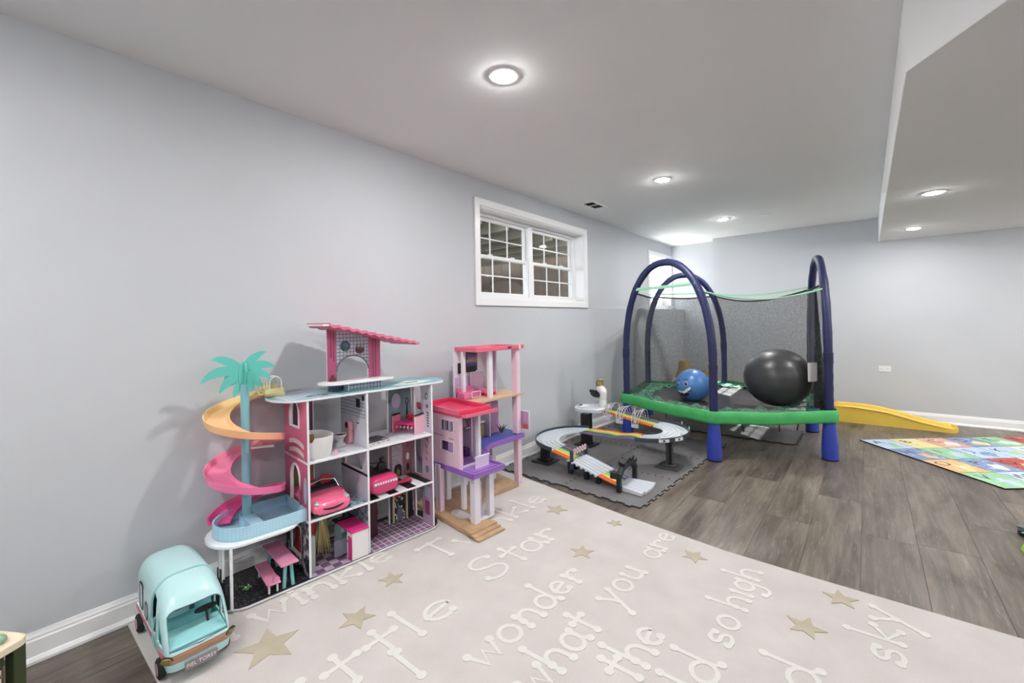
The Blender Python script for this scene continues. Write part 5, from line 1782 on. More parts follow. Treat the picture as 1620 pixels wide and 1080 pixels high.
# side trim: pink stripe, round-cornered rear windows
for sgn in (-1, 1):
    def sfr(off):
        return lambda a, b, c: (a, sgn * (.1078 + c * 1.0 + off), b)
    MB().lohi((-.215, sgn * .1065, .100), (.062, sgn * .1110, .116)).build('pink_stripe', mat('bus_rose', (192, 104, 124), .4), bus, smooth=0)
    MB().lohi((-.215, sgn * .1065, .118), (.062, sgn * .1105, .124)).build('white_stripe', CER, bus, smooth=0)
    for x0, x1, z0, z1 in ((-.150, -.085, .135, .245), (-.045, .005, .130, .200)):
        MB().prism(rrect(x0, z0, x1, z1, .018), 0, .003, [list(reversed(rrect(x0 + .006, z0 + .006, x1 - .006, z1 - .006, .014)))], frame=sfr(0)).build('window_rim', BDK, bus, smooth=0)
        MB().prism(rrect(x0 + .006, z0 + .006, x1 - .006, z1 - .006, .014), 0, .0015, frame=sfr(.0005)).build('window_panel', mat('bus_window_grey', (196, 206, 208), .2), bus, smooth=0)
    # wheels
    for x in (-.196, .196):
        w_ = MB().lathe([(.014, -.011), (.030, -.012), (.0365, -.008), (.0375, 0), (.0365, .008), (.030, .012), (.014, .011)], 28)
        wo = w_.build('wheel', mat('tyre_black', (22, 22, 24), .7), bus)
        wo.location = (x, sgn * .1045, .0375)
        wo.rotation_euler = (pi / 2, 0, 0)
        h = MB().lathe([(0, -.013), (.012, -.0135), (.022, -.0125), (.023, 0), (.022, .0125), (.012, .0135), (0, .013)], 20).build('hubcap', mat('hub_rose', (206, 168, 160), .3, .5), wo)
MB().tube([(.142, -.111, .10), (.150, -.118, .155), (.153, -.112, .215)], .0022, 6).build('door_edge', mat('bus_seam', (150, 196, 200), .4), bus)
# ================================================================ PINK AND PURPLE DOLL TOWNHOUSE
HO, HA = (.18, 1.94, RZ + .0035), radians(-5)
th = thing('doll_townhouse', 'three-storey pink, white and purple plastic doll townhouse with tan wooden base', 'dollhouse', HO, HA)
TAN = ramp_mat('tan_plastic', [(.3, (176, 142, 108)), (.7, (194, 162, 126))], scale=14, rough=.45)
PPK = mat('town_pink', (238, 206, 220), .4)
PWH = mat('town_white', (234, 231, 238), .4)
PRED = mat('town_red_pink', (222, 64, 104), .35)
PRED2 = mat('town_rose', (226, 110, 136), .35)
PUR = mat('town_purple', (146, 104, 186), .4)
PUD = mat('town_deep_purple', (92, 52, 124), .4)
PBL = mat('town_blue', (74, 84, 164), .4)
LAVT = mat('town_lavender', (204, 190, 222), .45)
def hb(nm, a, b, m, bv=.002, parent=th, lbl=None):
    o = MB().lohi(a, b).build(nm, m, parent, smooth=0, bevel=bv)
    return o
# base with steps
bs_ = MB().prism([(-.10, .022), (.20, .016), (.52, -.003), (.52, .20), (.40, .20), (.30, .30), (.20, .44), (.20, .80), (-.10, .84)], .0, .030).build('base', TAN, th, smooth=0, bevel=.004)
for i in range(3):
    MB().lohi((.52, -.008 + .0 * i, 0), (.560 + .036 * (2 - i), .212, .010 + .010 * i)).build('step', TAN, bs_, smooth=0, bevel=.002)
MB().prism(oval(.22, .38, .08, .16, 8), .030, .033).build('pale_pad', mat('pad_white', (206, 202, 200), .5), bs_, smooth=0)
MB().lohi((.395, .115, .030), (.48, .245, .040)).build('door_sill', PWH, bs_, smooth=0)
Z1, Z2, Z3 = .350, .728, 1.092
# ground storey
hb('post', (.140, .050, .030), (.175, .085, Z1), PPK)
hb('post', (.115, .052, .030), (.132, .075, Z1), PWH)
c_ = hb('door_post', (.445, .085, .030), (.495, .130, Z1 - .02), PWH)
MB().lohi((.485, .128, .06), (.50, .134, Z1 - .05)).build('post_trim', LAVT, c_, smooth=0)
MB().prism(ell(.470, .30, .010, .014, 12), 0, .002, [list(reversed(ell(.470, .30, .006, .010, 12)))], frame=lambda a, b, c: (a, .0848 - c, b)).build('round_mark', mat('mark_grey', (150, 146, 160), .5), c_, smooth=0)
hb('door_post', (.440, .225, .030), (.480, .265, Z1 - .02), PWH)
hb('post', (.235, .180, .030), (.27, .205, Z1 - .02), PWH)
hb('post', (.02, .20, .030), (.05, .24, Z1 - .02), PWH)
hb('back_panel', (-.085, .10, .030), (-.075, .26, Z1 - .02), LAVT, 0)
# purple first floor with balcony
dk_ = MB().prism([(.02, .055), (.520, .055), (.520, .330), (.34, .335), (.30, .42), (-.10, .42), (-.10, .055)], Z1 - .022, Z1).build('first_floor', PUR, th, smooth=0, bevel=.004)
MB().lohi((.36, .10, Z1), (.505, .31, Z1 + .002)).build('balcony_floor', PUR, dk_, smooth=0)
for a, b in (((.505, .055, Z1), (.520, .330, Z1 + .014)), ((.36, .322, Z1), (.520, .332, Z1 + .014)), ((.02, .055, Z1), (.52, .064, Z1 + .012))):
    MB().lohi(a, b).build('kerb', PUR, dk_, smooth=0, bevel=.002)
hb('planter_slot', (.470, .10, Z1 + .0005), (.492, .30, Z1 + .003), PUD, 0, dk_)
rl = hb('balcony_screen', (.418, .155, Z1), (.424, .275, Z1 + .075), mat('screen_pink', (226, 208, 226), .35), .001)
hb('screen_edge', (.416, .150, Z1 + .072), (.426, .280, Z1 + .080), PWH, .001, rl)
# pink room box
fr = lambda a, b, c: (a, .068 + c, b)
wl = MB().prism([(-.08, Z1), (.345, Z1), (.345, .700), (-.08, .700)], 0, .012, [[(.165, .455), (.305, .455), (.305, .520), (.165, .520)], [(.165, .590), (.305, .590), (.305, .660), (.165, .660)]], frame=fr).build('pink_wall', PPK, th, smooth=0)
for z0, z1 in ((.455, .520), (.590, .660)):
    MB().prism([(.160, z0 - .005), (.310, z0 - .005), (.310, z1 + .005), (.160, z1 + .005)], -.003, .002, [[(.166, z0), (.304, z0), (.304, z1), (.166, z1)]], frame=fr).build('window_frame', PWH, wl, smooth=0)
wpr = [('curtain_dark', (62, 58, 66)), ('curtain_grey', (140, 132, 146)), ('curtain_mauve', (186, 150, 196)), ('curtain_white', (206, 202, 210))]
for i in range(10):
    n_, c_2 = wpr[(i * 7) % 4]
    MB().lohi((.167 + i * .0137, .082, .592), (.179 + i * .0137, .085, .659)).build('curtain_strip', mat(n_, c_2, .6), wl, smooth=0)
MB().lohi((.167, .082, .456), (.225, .085, .520)).build('curtain_strip', mat('curtain_plum', (84, 44, 96), .6), wl, smooth=0)
MB().lohi((.228, .082, .456), (.302, .085, .520)).build('curtain_strip', mat('curtain_mauve', (186, 150, 196), .6), wl, smooth=0)
for z, x0, x1 in ((.548, .02, .20), (.540, .26, .31)):
    MB().lohi((x0, .0665, z), (x1, .068, z + .006)).build('fine_line', mat('line_rose', (196, 120, 150), .5), wl, smooth=0)
hb('corner_post', (.345, .064, Z1), (.372, .095, .702), PPK)
hb('room_floor', (-.06, .085, Z1), (.35, .33, Z1 + .004), PUR, 0)
hb('floor_lip', (.345, .10, Z1 + .002), (.358, .22, Z1 + .016), PWH, .001)
orb = MB()
bw = MB().lathe([(0, 0), (.024, .002), (.028, .012), (.020, .026), (0, .032)], 16, c=(.25, .165, Z1 + .004)).build('orange_cushion', mat('orange_cloth', (226, 158, 74), .6), th)
hb('room_back', (-.085, .08, Z1), (-.075, .36, .702), LAVT, 0)
hb('inner_wall', (-.06, .315, Z1), (.20, .325, .702), mat('town_lilac', (210, 202, 224), .5), 0)
hb('wall_shelf', (.04, .27, .555), (.19, .315, .562), LAVT, .001)
hb('drawer_unit', (.06, .27, Z1 + .004), (.18, .314, Z1 + .06), PUD, .002)
hb('purple_bench', (-.02, .20, Z1 + .004), (.10, .30, Z1 + .045), PUD, .003)
hb('tall_panel', (.02, .300, Z1), (.035, .314, .702), mat('town_taupe', (166, 140, 146), .5), 0)
fl = MB()
fl.cyl((.14, .30, .585), .012, .045, seg=12).build('vase', mat('vase_white', (226, 222, 226), .4), th)
for k in range(5):
    MB().ball((.14 + .016 * cos(k * 1.3), .30 + .010 * sin(k * 1.3), .625 + .008 * (k % 2)), .010, seg=8, rings=6).build('dark_flower', mat('flower_dark', (62, 58, 66), .6), th)
hb('front_column', (.348, .222, Z1), (.380, .245, .702), PWH)
hb('column', (.255, .275, Z1), (.290, .305, .702), PWH)
# red roof tray
rt = MB()
ro = [(-.08, .045), (.400, .045), (.400, .325), (-.08, .345)]
rt.prism(ro, .702, .716).prism(ro, .716, .746, [[(-.065, .060), (.385, .060), (.385, .310), (-.065, .330)]])
rt.build('red_roof_tray', PRED, th, smooth=0, bevel=.003)
hb('roof_lip', (.400, .060, .700), (.440, .350, .716), PRED2, .003)
hb('roof_lip_edge', (.432, .060, .716), (.440, .350, .724), PRED2, .001)
hb('tray_rim', (-.08, .040, .716), (.40, .048, .750), PRED2, .002)
# right wing: blue terrace floor, tall pink post
MB().prism([(-.10, .36), (.255, .36), (.180, .50), (.160, .905), (.10, .93), (-.10, .93)], Z1 + .025, Z1 + .045).build('terrace_floor', PBL, th, smooth=0, bevel=.003)
MB().prism([(.255, .36), (.258, .40), (.188, .51), (.168, .91), (.160, .905), (.180, .50)], Z1 + .012, Z1 + .050).build('terrace_edge', PUR, th, smooth=0)
hb('stair_block', (.265, .30, Z1), (.33, .37, Z1 + .055), PUR, .003)
hb('tall_post', (.105, .845, .0), (.155, .888, Z1 + .01), PPK)
tp_ = hb('tall_post', (.095, .845, Z1 + .05), (.150, .890, Z3), PPK)
MB().lohi((.150, .855, Z1 + .07), (.154, .880, Z3 - .02)).build('post_groove', mat('town_pale_pink', (240, 214, 226), .4), tp_, smooth=0)
hb('back_column', (-.10, .46, .030), (-.07, .50, Z1 + .025), PWH)
hb('back_column', (-.03, .70, .030), (.0, .74, Z1 + .025), PWH)
# flap with a window picture on the far side
fp = MB().prism(rrect(.02, Z1 + .07, .135, Z1 + .235, .012), 0, .006, [list(reversed(rrect(.03, Z1 + .080, .125, Z1 + .225, .008)))], frame=lambda a, b, c: (a + .0, .915 + c, b)).build('side_flap', PWH, th, smooth=0)
MB().prism(rrect(.03, Z1 + .080, .125, Z1 + .225, .008), .001, .004, frame=lambda a, b, c: (a, .915 + c, b)).build('flap_picture', mat('flap_orchid', (196, 150, 190), .5), fp, smooth=0)
MB().prism(ell(.09, Z1 + .105, .026, .022, 14), -.001, .001, frame=lambda a, b, c: (a, .915 + c, b)).build('flap_sofa_print', mat('flap_coral', (196, 92, 82), .5), fp, smooth=0)
fp.location = (.085, .0, 0)
# middle storey kitchen
kb = hb('kitchen_wall', (-.085, .40, Z1 + .045), (-.075, .84, Z2 - .02), LAVT, 0)
hb('kitchen_wall', (-.06, .66, Z1 + .045), (.02, .668, Z2 - .02), PWH, 0)
hb('dark_shelf_print', (-.074, .42, Z2 - .15), (-.072, .56, Z2 - .03), mat('print_charcoal', (66, 62, 70), .5), 0, kb)
for i in range(5):
    hb('jar_print', (-.0725, .43 + i * .026, Z2 - .10), (-.0705, .445 + i * .026, Z2 - .07), [mat('jar_a', (176, 160, 170), .5), mat('jar_b', (120, 92, 104), .5)][i % 2], 0, kb)
hb('kitchen_unit', (-.074, .41, Z1 + .05), (.02, .60, Z1 + .17), mat('walnut_print', (126, 96, 62), .5), .002)
hb('kitchen_top', (-.074, .405, Z1 + .17), (.026, .605, Z1 + .185), PWH, .002)
hb('cupboard_door', (.02, .50, Z1 + .06), (.024, .595, Z1 + .160), ramp_mat('rattan_print', [(.4, (112, 90, 58)), (.6, (158, 132, 88))], scale=60), 0)
cp = MB().lathe([(.020, 0), (.026, .06), (.024, .06), (.018, .004), (0, .004)], 18, c=(.11, .455, Z1 + .045)).build('pale_tumbler', mat('tumbler', (190, 208, 220), .2), th)
hb('arch_panel', (-.05, .70, Z1 + .045), (-.045, .82, Z2 - .08), mat('flap_orchid', (196, 150, 190), .5), 0)
for k in range(7):
    a = k * .9
    MB().tube([(.02, .79, Z1 + .05), (.02 + .022 * cos(a), .79 + .022 * sin(a), Z1 + .09), (.02 + .05 * cos(a), .79 + .045 * sin(a), Z1 + .115)], [.004, .006, .001], 5).build('plant_leaf', mat('plant_olive', (112, 92, 70), .6), th)
# top storey
MB().prism([(-.10, .36), (.215, .36), (.180, .45), (.155, .93), (-.10, .95)], Z2 - .016, Z2 + .004).build('top_floor', mat('top_tan', (208, 178, 146), .45), th, smooth=0, bevel=.003)
hb('front_post', (.110, .555, Z2 + .004), (.140, .592, Z3), PWH)
hb('front_post', (-.02, .405, Z2 + .004), (.008, .432, Z3), PWH)
bw_ = hb('white_back_wall', (-.088, .38, Z2), (-.076, .74, Z3), PWH, 0)
hb('tall_side_panel', (-.07, .735, Z2), (.02, .745, Z3), mat('town_lilac', (210, 202, 224), .5), 0)
pic = hb('picture_print', (-.075, .46, Z2 + .20), (-.073, .62, Z3 - .01), ramp_mat('sunset_print', [(0, (40, 42, 86)), (.35, (66, 70, 140)), (.5, (176, 146, 132)), (.75, (96, 100, 150)), (1, (54, 58, 104))], 'axis', axis=2, lo=Z2 + .20, hi=Z3, rough=.4), 0, bw_)
hb('dark_console', (-.073, .42, Z2 + .19), (-.069, .60, Z2 + .235), BLKP, 0, bw_)
hb('dark_console', (-.071, .415, Z2 + .19), (-.055, .455, Z2 + .27), BLKP, .001, bw_)
MB().tube([(-.071, .50, Z2 + .22), (-.071, .497, Z2 + .30)], .004, 6).build('palm_print', BLKP, bw_)
for k in range(7):
    a = 2 * pi * k / 7 + .3
    MB().prism([(.497, Z2 + .30), (.497 + .012 * cos(a) - .006 * sin(a), Z2 + .30 + .012 * sin(a) + .006 * cos(a)), (.497 + .034 * cos(a), Z2 + .30 + .028 * sin(a))], 0, .002, frame=lambda x, y, c: (-.070 + c, x, y)).build('palm_print', BLKP, bw_, smooth=0)
hb('low_wall', (-.074, .39, Z2 + .004), (-.066, .60, Z2 + .16), LAVT, 0)
hb('pink_frame', (-.060, .53, Z2 + .03), (-.054, .66, Z2 + .19), mat('frame_orchid', (214, 180, 208), .4), .002)
MB().tube([(-.05, .525, Z2 + .01), (-.05, .525, Z2 + .19), (-.05, .665, Z2 + .19), (-.05, .70, Z2 + .06)], .005, 6).build('white_rail', PWH, th)
hb('black_speaker', (-.02, .700, Z2 + .22), (-.012, .712, Z2 + .31), BLKP, 0)
# roof
rf = MB()
ro = [(-.09, .40), (.165, .40), (.165, .865), (-.09, .865)]
rf.prism(ro, Z3, Z3 + .010).prism(ro, Z3 + .010, Z3 + .034, [[(-.075, .415), (.150, .415), (.150, .850), (-.075, .850)]])
ro_ = rf.build('top_roof', PRED2, th, smooth=0, bevel=.003)
hb('roof_stripe', (-.085, .56, Z3 + .030), (.150, .575, Z3 + .036), mat('roof_light', (240, 176, 182), .4), 0, ro_)
hb('roof_badge', (.165, .735, Z3 + .010), (.167, .775, Z3 + .026), mat('badge_dark', (92, 62, 66), .5), 0, ro_)
hb('roof_end_cap', (.085, .866, Z3 - .004), (.165, .890, Z3 + .034), mat('cap_blush', (240, 200, 204), .4), .003, ro_)
hb('roof_end_cap', (.085, .895, Z3 + .002), (.165, .925, Z3 + .034), PRED2, .003, ro_)
# loose sofa on the top floor
sf = thing('toy_sofa', 'pink toy sofa on the top floor of the doll townhouse', 'toy sofa', (0, 0, 0), HA)
def HW(x, y, z):
    return (HO[0] + cos(HA) * x - sin(HA) * y, HO[1] + sin(HA) * x + cos(HA) * y, HO[2] + z)
sf.location = HW(.015, .475, Z2 + .0045)
PS = mat('sofa_pink', (222, 116, 160), .55)
MB().lohi((-.05, -.105, 0), (.045, .06, .050)).build('seat', PS, sf, smooth=0, bevel=.010, bseg=3)
MB().lohi((-.055, -.105, .045), (-.03, .06, .085)).build('backrest', PS, sf, smooth=0, bevel=.008, bseg=3)
gb = MB()
gb.prism(rrect(-.045, .004, .050, .056, .006), 0, .003, [list(reversed(rrect(-.038, .011, .043, .049, .004)))], frame=lambda a, b, c: (.050 + c, a + .005, b))
gb.build('side_frame', mat('sofa_frame', (232, 206, 214), .4), sf, smooth=0)
s2 = thing('toy_ottoman', 'crimson and pink toy seat beside the sofa on the top floor', 'toy seat', HW(.02, .64, Z2 + .0045), HA)
MB().lohi((-.05, -.055, 0), (.04, .055, .022)).build('red_base', mat('sofa_crimson', (186, 30, 66), .5), s2, smooth=0, bevel=.004)
MB().lohi((-.05, -.055, .022), (.04, .055, .052)).build('pink_cushion', PS, s2, smooth=0, bevel=.006)
# ================================================================ RAINBOW RACE TRACK
TZ = TH + .0006
rt_ = thing('race_track', 'winding rainbow toy race track on black supports standing on grey foam tiles', 'race track', (0, 0, TZ))
GREYT = mat('track_pale_grey', (204, 210, 218), .35)
SLATE = mat('track_slate', (58, 68, 84), .45)
TBLK = mat('track_black', (24, 25, 28), .5)
TDK = mat('track_dark_grey', (72, 71, 72), .55)
lanes = [mat('lane_' + n, c, .4) for n, c in (('orange', (222, 116, 58)), ('yellow', (232, 208, 116)), ('lime', (158, 206, 112)), ('teal', (78, 108, 114)), ('purple', (126, 106, 138)))]
def ribbon(path, half, mats, wave=0.0, lips=True, names='lane', ribs=0):
    """lanes laid side by side along a 3D path; first lane on the right-hand side"""
    P = [Vector(p) for p in path]
    n = len(P)
    S = []
    for i in range(n):
        a, b = P[max(0, i - 1)], P[min(n - 1, i + 1)]
        t = b - a
        S.append(Vector((t.y, -t.x, 0)).normalized())
    k = len(mats)
    for j, m in enumerate(mats):
        u0, u1 = half - 2 * half * j / k, half - 2 * half * (j + 1) / k
        R_ = []
        for i in range(n):
            w = wave * sin(i * 2 * pi / (n / 2.5) + .6) if wave else 0
            a, b = P[i] + S[i] * (u0 + w), P[i] + S[i] * (u1 + w)
            dz_ = Vector((0, 0, .006))
            l = Vector((0, 0, .0060))
            s = S[i] * .004
            R_.append([a - dz_, a + l, a - s + l, a - s, b + s, b + s + l, b + l, b - dz_])
        MB().rings(R_).build(names, m, rt_, smooth=30)
    return P, S
def wall_strip(P, S, off, h, m, nm, z0=-.008, i0=0, i1=None):
    R_ = []
    for p, s in list(zip(P, S))[i0:i1]:
        a = p + s * off
        R_.append([a + Vector((0, 0, z0)), a + s * .006 + Vector((0, 0, z0)), a + s * .006 + Vector((0, 0, h)), a + Vector((0, 0, h))])
    return MB().rings(R_).build(nm, m, rt_, smooth=30)
HWD = .105
# downhill run from the launch platform
ribbon([(.37, 4.30, .350), (.60, 4.26, .332), (.85, 4.21, .305), (1.02, 4.175, .292)], HWD, lanes)
# right-hand return bend
cx, cy, rr = 1.04, 3.945, .225
bend = [(cx + rr * cos(radians(a)), cy + rr * 1.0 * sin(radians(a)), .292 - .03 * (90 - a) / 180) for a in range(95, -96, -6)]
P1, S1 = ribbon(bend, HWD + .005, [GREYT] * 5, names='grey_lane')
w1 = wall_strip(P1, S1, -(HWD + .012), .030, SLATE, 'bend_wall')
# bend is clockwise, so the outside lies on the left: negative offsets
for k in (7, 12, 19, 25):
    p, s = P1[k], S1[k]
    q = p - s * (HWD + .012)
    MB().box((q.x, q.y, q.z + .03), (.010, .004, .05), rz=math.atan2(s.y, s.x)).build('white_flag', GREYT, w1)
for k in (20, 24):
    p, s = P1[k], S1[k]
    q = p - s * (HWD + .0195)
    MB().box((q.x, q.y, q.z + .010), (.003, .09, .026), rz=math.atan2(-s.y, -s.x)).build('sign_panel', mat('sign_white', (226, 226, 228), .5), w1)
    MB().box((q.x - s.x * .002, q.y - s.y * .002, q.z + .010), (.003, .016, .016), rz=math.atan2(-s.y, -s.x)).build('sign_mark', TBLK, w1)
# wavy rainbow section back towards the wall
wv = [(1.02 - .60 * t, 3.72 + .035 * t, .262 - .030 * t + .006 * sin(t * 11)) for t in [k / 24 for k in range(25)]]
ribbon(wv, HWD, lanes, wave=.020)
# left-hand bend along the wall
cx, cy, rr = .435, 3.53, .215
bend = [(cx - rr * sin(radians(a)), cy + rr * cos(radians(a)), .232 - .060 * a / 180) for a in range(-4, 185, 6)]
P2, S2 = ribbon(bend, HWD + .005, [GREYT] * 5, names='grey_lane')
w2_ = wall_strip(P2, S2, HWD + .006, .026, SLATE, 'bend_wall')
for k in (6, 11, 18):
    p, s = P2[k], S2[k]
    q = p + s * (HWD + .012)
    MB().box((q.x, q.y, q.z + .03), (.010, .004, .05), rz=math.atan2(s.y, s.x)).build('white_flag', GREYT, w2_)
ribbon([(.41, 3.312, .170), (.52, 3.30, .152), (.66, 3.285, .130)], HWD, lanes)
P3, S3 = ribbon([(.655, 3.285, .128), (.75, 3.268, .112), (.85, 3.25, .092), (.945, 3.232, .072)], HWD + .010, [GREYT] * 5, names='grey_lane')
for k in range(7):
    for sd in (-1, 1):
        f = k / 6
        p = P3[0].lerp(P3[-1], f)
        s = S3[0]
        q = p + s * sd * (HWD + .018)
        if sd == 1:
            MB().box((q.x, q.y, q.z), (.016, .016, .012), rz=-.17).build('clip', GREYT, rt_)
ribbon([(.945, 3.232, .070), (1.02, 3.225, .052), (1.10, 3.222, .036)], HWD, lanes)
fan = []
P4 = [Vector((1.10 + .20 * t, 3.222 + .015 * t, .034 - .012 * t)) for t in [k / 6 for k in range(7)]]
for j in range(5):
    R_ = []
    for i, p in enumerate(P4):
        hw = HWD + .035 * (i / 6)
        u0, u1 = -hw + 2 * hw * j / 5, -hw + 2 * hw * (j + 1) / 5
        xb = .022 * (1 - ((u0 + u1) / 2 / hw) ** 2) * (i / 6)
        zb = -.018 + .0 * i
        R_.append([(p.x + xb, p.y + u0, .004), (p.x + xb, p.y + u0 + .002, p.z + .004), (p.x + xb, p.y + u0 + .008, p.z), (p.x + xb, p.y + u1 - .004, p.z), (p.x + xb, p.y + u1, p.z + .004), (p.x + xb, p.y + u1, .004)])
    MB().rings(R_).build('finish_lane', GREYT, rt_, smooth=30)
# gates
g = MB()
fg_ = MB()
for y in (3.085, 3.375):
    MB().lohi((1.12, y - .018, .0), (1.152, y + .018, .130)).build('gate_post', mat('gate_black', (26, 30, 38), .5), rt_, smooth=0, bevel=.004)
MB().tube([(1.136, 3.085, .12), (1.132, 3.14, .155), (1.130, 3.20, .175), (1.130, 3.27, .180), (1.132, 3.33, .165), (1.136, 3.375, .125)], .026, 8).build('gate_arch', mat('gate_black', (26, 30, 38), .5), rt_)
for y, z, r in ((3.17, .20, .024), (3.23, .215, .026), (3.30, .212, .026), (3.36, .18, .024)):
    MB().box((1.128, y, z), (.055, r * 1.9, r * 2.0), rx=.5, ry=.3).build('gate_block', mat('gate_black2', (28, 30, 36), .5), rt_, smooth=0, bevel=.005)
MB().box((1.10, 3.085, .125), (.06, .05, .05), rz=.2).build('gate_box', mat('gate_black', (26, 30, 38), .5), rt_, smooth=0, bevel=.005)
MB().lohi((.655, 3.155, .06), (.685, 3.170, .215)).build('start_post', SLATE, rt_, smooth=0, bevel=.002)
MB().lohi((.655, 3.40, .06), (.685, 3.415, .215)).build('start_post', SLATE, rt_, smooth=0, bevel=.002)
sb = MB().lohi((.662, 3.17, .180), (.676, 3.40, .218)).build('start_bar', mat('bar_red', (176, 60, 70), .5), rt_, smooth=0)
for i in range(5):
    MB().prism(ell(3.20 + i * .044, .205, .017, .026, 14), 0, .003, [list(reversed(ell(3.20 + i * .044, .205, .009, .016, 14)))], frame=lambda a, b, c: (.6765 + c, a, b)).build('lane_ring', mat('ring_white', (230, 230, 232), .4), sb, smooth=0)
# supports
def support(x, y, zt, w=.05, m=TBLK, base=TDK):
    b = MB().prism([(x - .10, y - .095), (x + .10, y - .095), (x + .10, y + .095), (x - .10, y + .095)], 0, .014).prism([(x - .055, y - .05), (x + .055, y - .05), (x + .055, y + .05), (x - .055, y + .05)], .014, .030).build('support_base', base, rt_, smooth=0, bevel=.006)
    c = MB().lohi((x - w / 2, y - w * .6, .030), (x + w / 2, y + w * .6, zt)).build('support_column', m, rt_, smooth=0, bevel=.003)
    return c
s_ = support(1.245, 3.88, .268, .052, TDK)
for i in range(5):
    MB().lohi((1.252, 3.848, .07 + i * .040), (1.2725, 3.8495, .095 + i * .040)).build('dark_slot', TBLK, s_, smooth=0)
MB().lohi((1.2465, 3.8475, .035), (1.2715, 3.8485, .262)).build('dark_strip', TBLK, s_, smooth=0)
s_ = support(.300, 4.07, .334, .085, TBLK, TBLK)
for i in range(5):
    MB().lohi((.3405, 4.045, .10 + i * .042), (.3435, 4.055, .115 + i * .042)).build('pale_notch', TDK, s_, smooth=0)
support(.26, 3.36, .165, .06, TBLK, TBLK)
for x, y, z in ((.62, 3.22, .118), (.60, 3.35, .118), (.80, 3.18, .082), (.92, 3.16, .058), (.92, 3.30, .058)):
    MB().lohi((x - .018, y - .015, 0), (x + .018, y + .015, z)).build('foot', TBLK, rt_, smooth=0)
MB().lohi((.04, 3.60, 0), (.08, 3.64, .175)).build('foot', TBLK, rt_, smooth=0)
# launch platform
lp = [(.13, 4.12), (.22, 4.07), (.33, 4.09), (.42, 4.16), (.42, 4.40), (.32, 4.46), (.20, 4.44), (.11, 4.32), (.09, 4.20)]
sp_ = smooth_path([(p[0], p[1], 0) for p in lp + lp[:1]], 5)
MB().prism([(p.x, p.y) for p in sp_[:-1]], .334, .366).build('launch_platform', mat('cloud_white', (216, 224, 232), .4), rt_, smooth=30, bevel=.006)
MB().prism(ell(.18, 4.21, .055, .075, 16), .366, .384).build('launch_pad', CER, rt_, smooth=30, bevel=.005)
MB().prism(ell(.17, 4.18, .018, .026, 12), .384, .392).build('launch_button', TDK, rt_, smooth=30)
# hoops over the downhill run
WIRE = mat('hoop_grey', (196, 190, 194), .4)
for x0 in (.50, .66, .84):
    y0 = 4.285 - (x0 - .36) * .19
    z0 = .330 - (x0 - .36) * .065
    h = MB()
    for i in range(4):
        dx = (i - 1.5) * .020
        pts = [(x0 + dx * (1 + .6 * sin(a)), y0 + .125 * cos(a) , z0 - .02 + (.115 + .008 * i) * sin(a)) for a in [pi * k / 16 for k in range(17)]]
        h.tube(pts, .0038, 6)
    h.build('hoop', WIRE, rt_)
    MB().lohi((x0 - .035, y0 - .133, z0 - .045), (x0 + .035, y0 - .117, z0 - .012)).build('hoop_clip', GREYT, rt_, smooth=0, bevel=.002)
    MB().lohi((x0 - .004, y0 - .004 - .118, z0), (x0 + .004, y0 + .004 - .118, z0 + .15)).build('hoop_flag', GREYT, rt_, smooth=0)
# figure on the platform: white curved neck with a black piece and a gold crown
fgz = thing('white_launch_figure', 'white curved toy figure with black saddle and gold crown on the track platform', 'toy figure', (.34, 4.32, TZ + .3665), radians(-30))
MB().tube(smooth_path([(.03, 0, 0), (.035, 0, .06), (.045, .0, .11), (.035, 0, .150), (.0, 0, .160), (-.02, 0, .145)], 5), [.034] * 6 + [.030] * 6 + [.034] * 6 + [.036] * 5 + [.030] * 2 + [.026], 14).build('curved_body', CER, fgz, smooth=60)
sd_ = MB()
sd_.mat4(Matrix.Translation((-.075, 0, .105)) @ Matrix.Rotation(.15, 4, 'Y')).ball((0, 0, 0), (.062, .050, .030), seg=18, rings=10)
sd_.build('black_piece', TBLK, fgz)
for k in range(5):
    MB().ball((-.12 + k * .022, -.03 + .012 * (k % 2), .128), (.012, .012, .018), seg=8, rings=6).build('black_knob', TBLK, fgz)
MB().lohi((-.105, -.01, .05), (-.03, .01, .062)).build('arm', CER, fgz, smooth=0)
MB().lathe([(.020, 0), (.030, .02), (.024, .045), (.030, .06), (.010, .068), (0, .07)], 10, c=(-.0, 0, .185)).build('gold_crown', mat('crown_gold', (186, 160, 106), .35, .6), fgz)
MB().tube([(-.055, 0, .10), (-.065, 0, .215), (-.035, 0, .25)], .004, 6).build('dark_stick', SLATE, fgz)

fgz.scale = (1.22, 1.22, 1.2)
# ================================================================ YELLOW SLIDE BY THE BACK WALL
YEL = mat('slide_mustard', (232, 196, 84), .42, noise=.05, nscale=6)
ys = thing('toddler_slide', 'yellow plastic slide ramp lying along the back wall beside the trampoline', 'slide', (2.30, 6.985, 0), 0)
L_ = 1.10
prof = []
n = 26
def yh(t):
    return .205 - .010 * t if t < .18 else .203 + (.055 - .203) * (.5 - .5 * cos(pi * min(1, (t - .18) / .82))) ** 1.15
R_ = []
for k in range(n + 1):
    t = k / n
    x = L_ * t
    h = yh(t)
    w = .155 * (1 if t < .93 else sqrt(max(.02, 1 - ((t - .93) / .07) ** 2)) * .6 + .4)
    e = .012
    R_.append([(x, -w, 0), (x, -w, h - .010), (x, -w + .008, h), (x, -w + .022, h), (x, -w + .034, h - .010), (x, -w + .045, max(.02, h - .055)), (x, w - .045, max(.02, h - .055)), (x, w - .034, h - .010), (x, w - .022, h), (x, w - .008, h), (x, w, h - .010), (x, w, 0)])
sl_ = MB().rings(R_).build('slide_bed', YEL, ys, smooth=30)
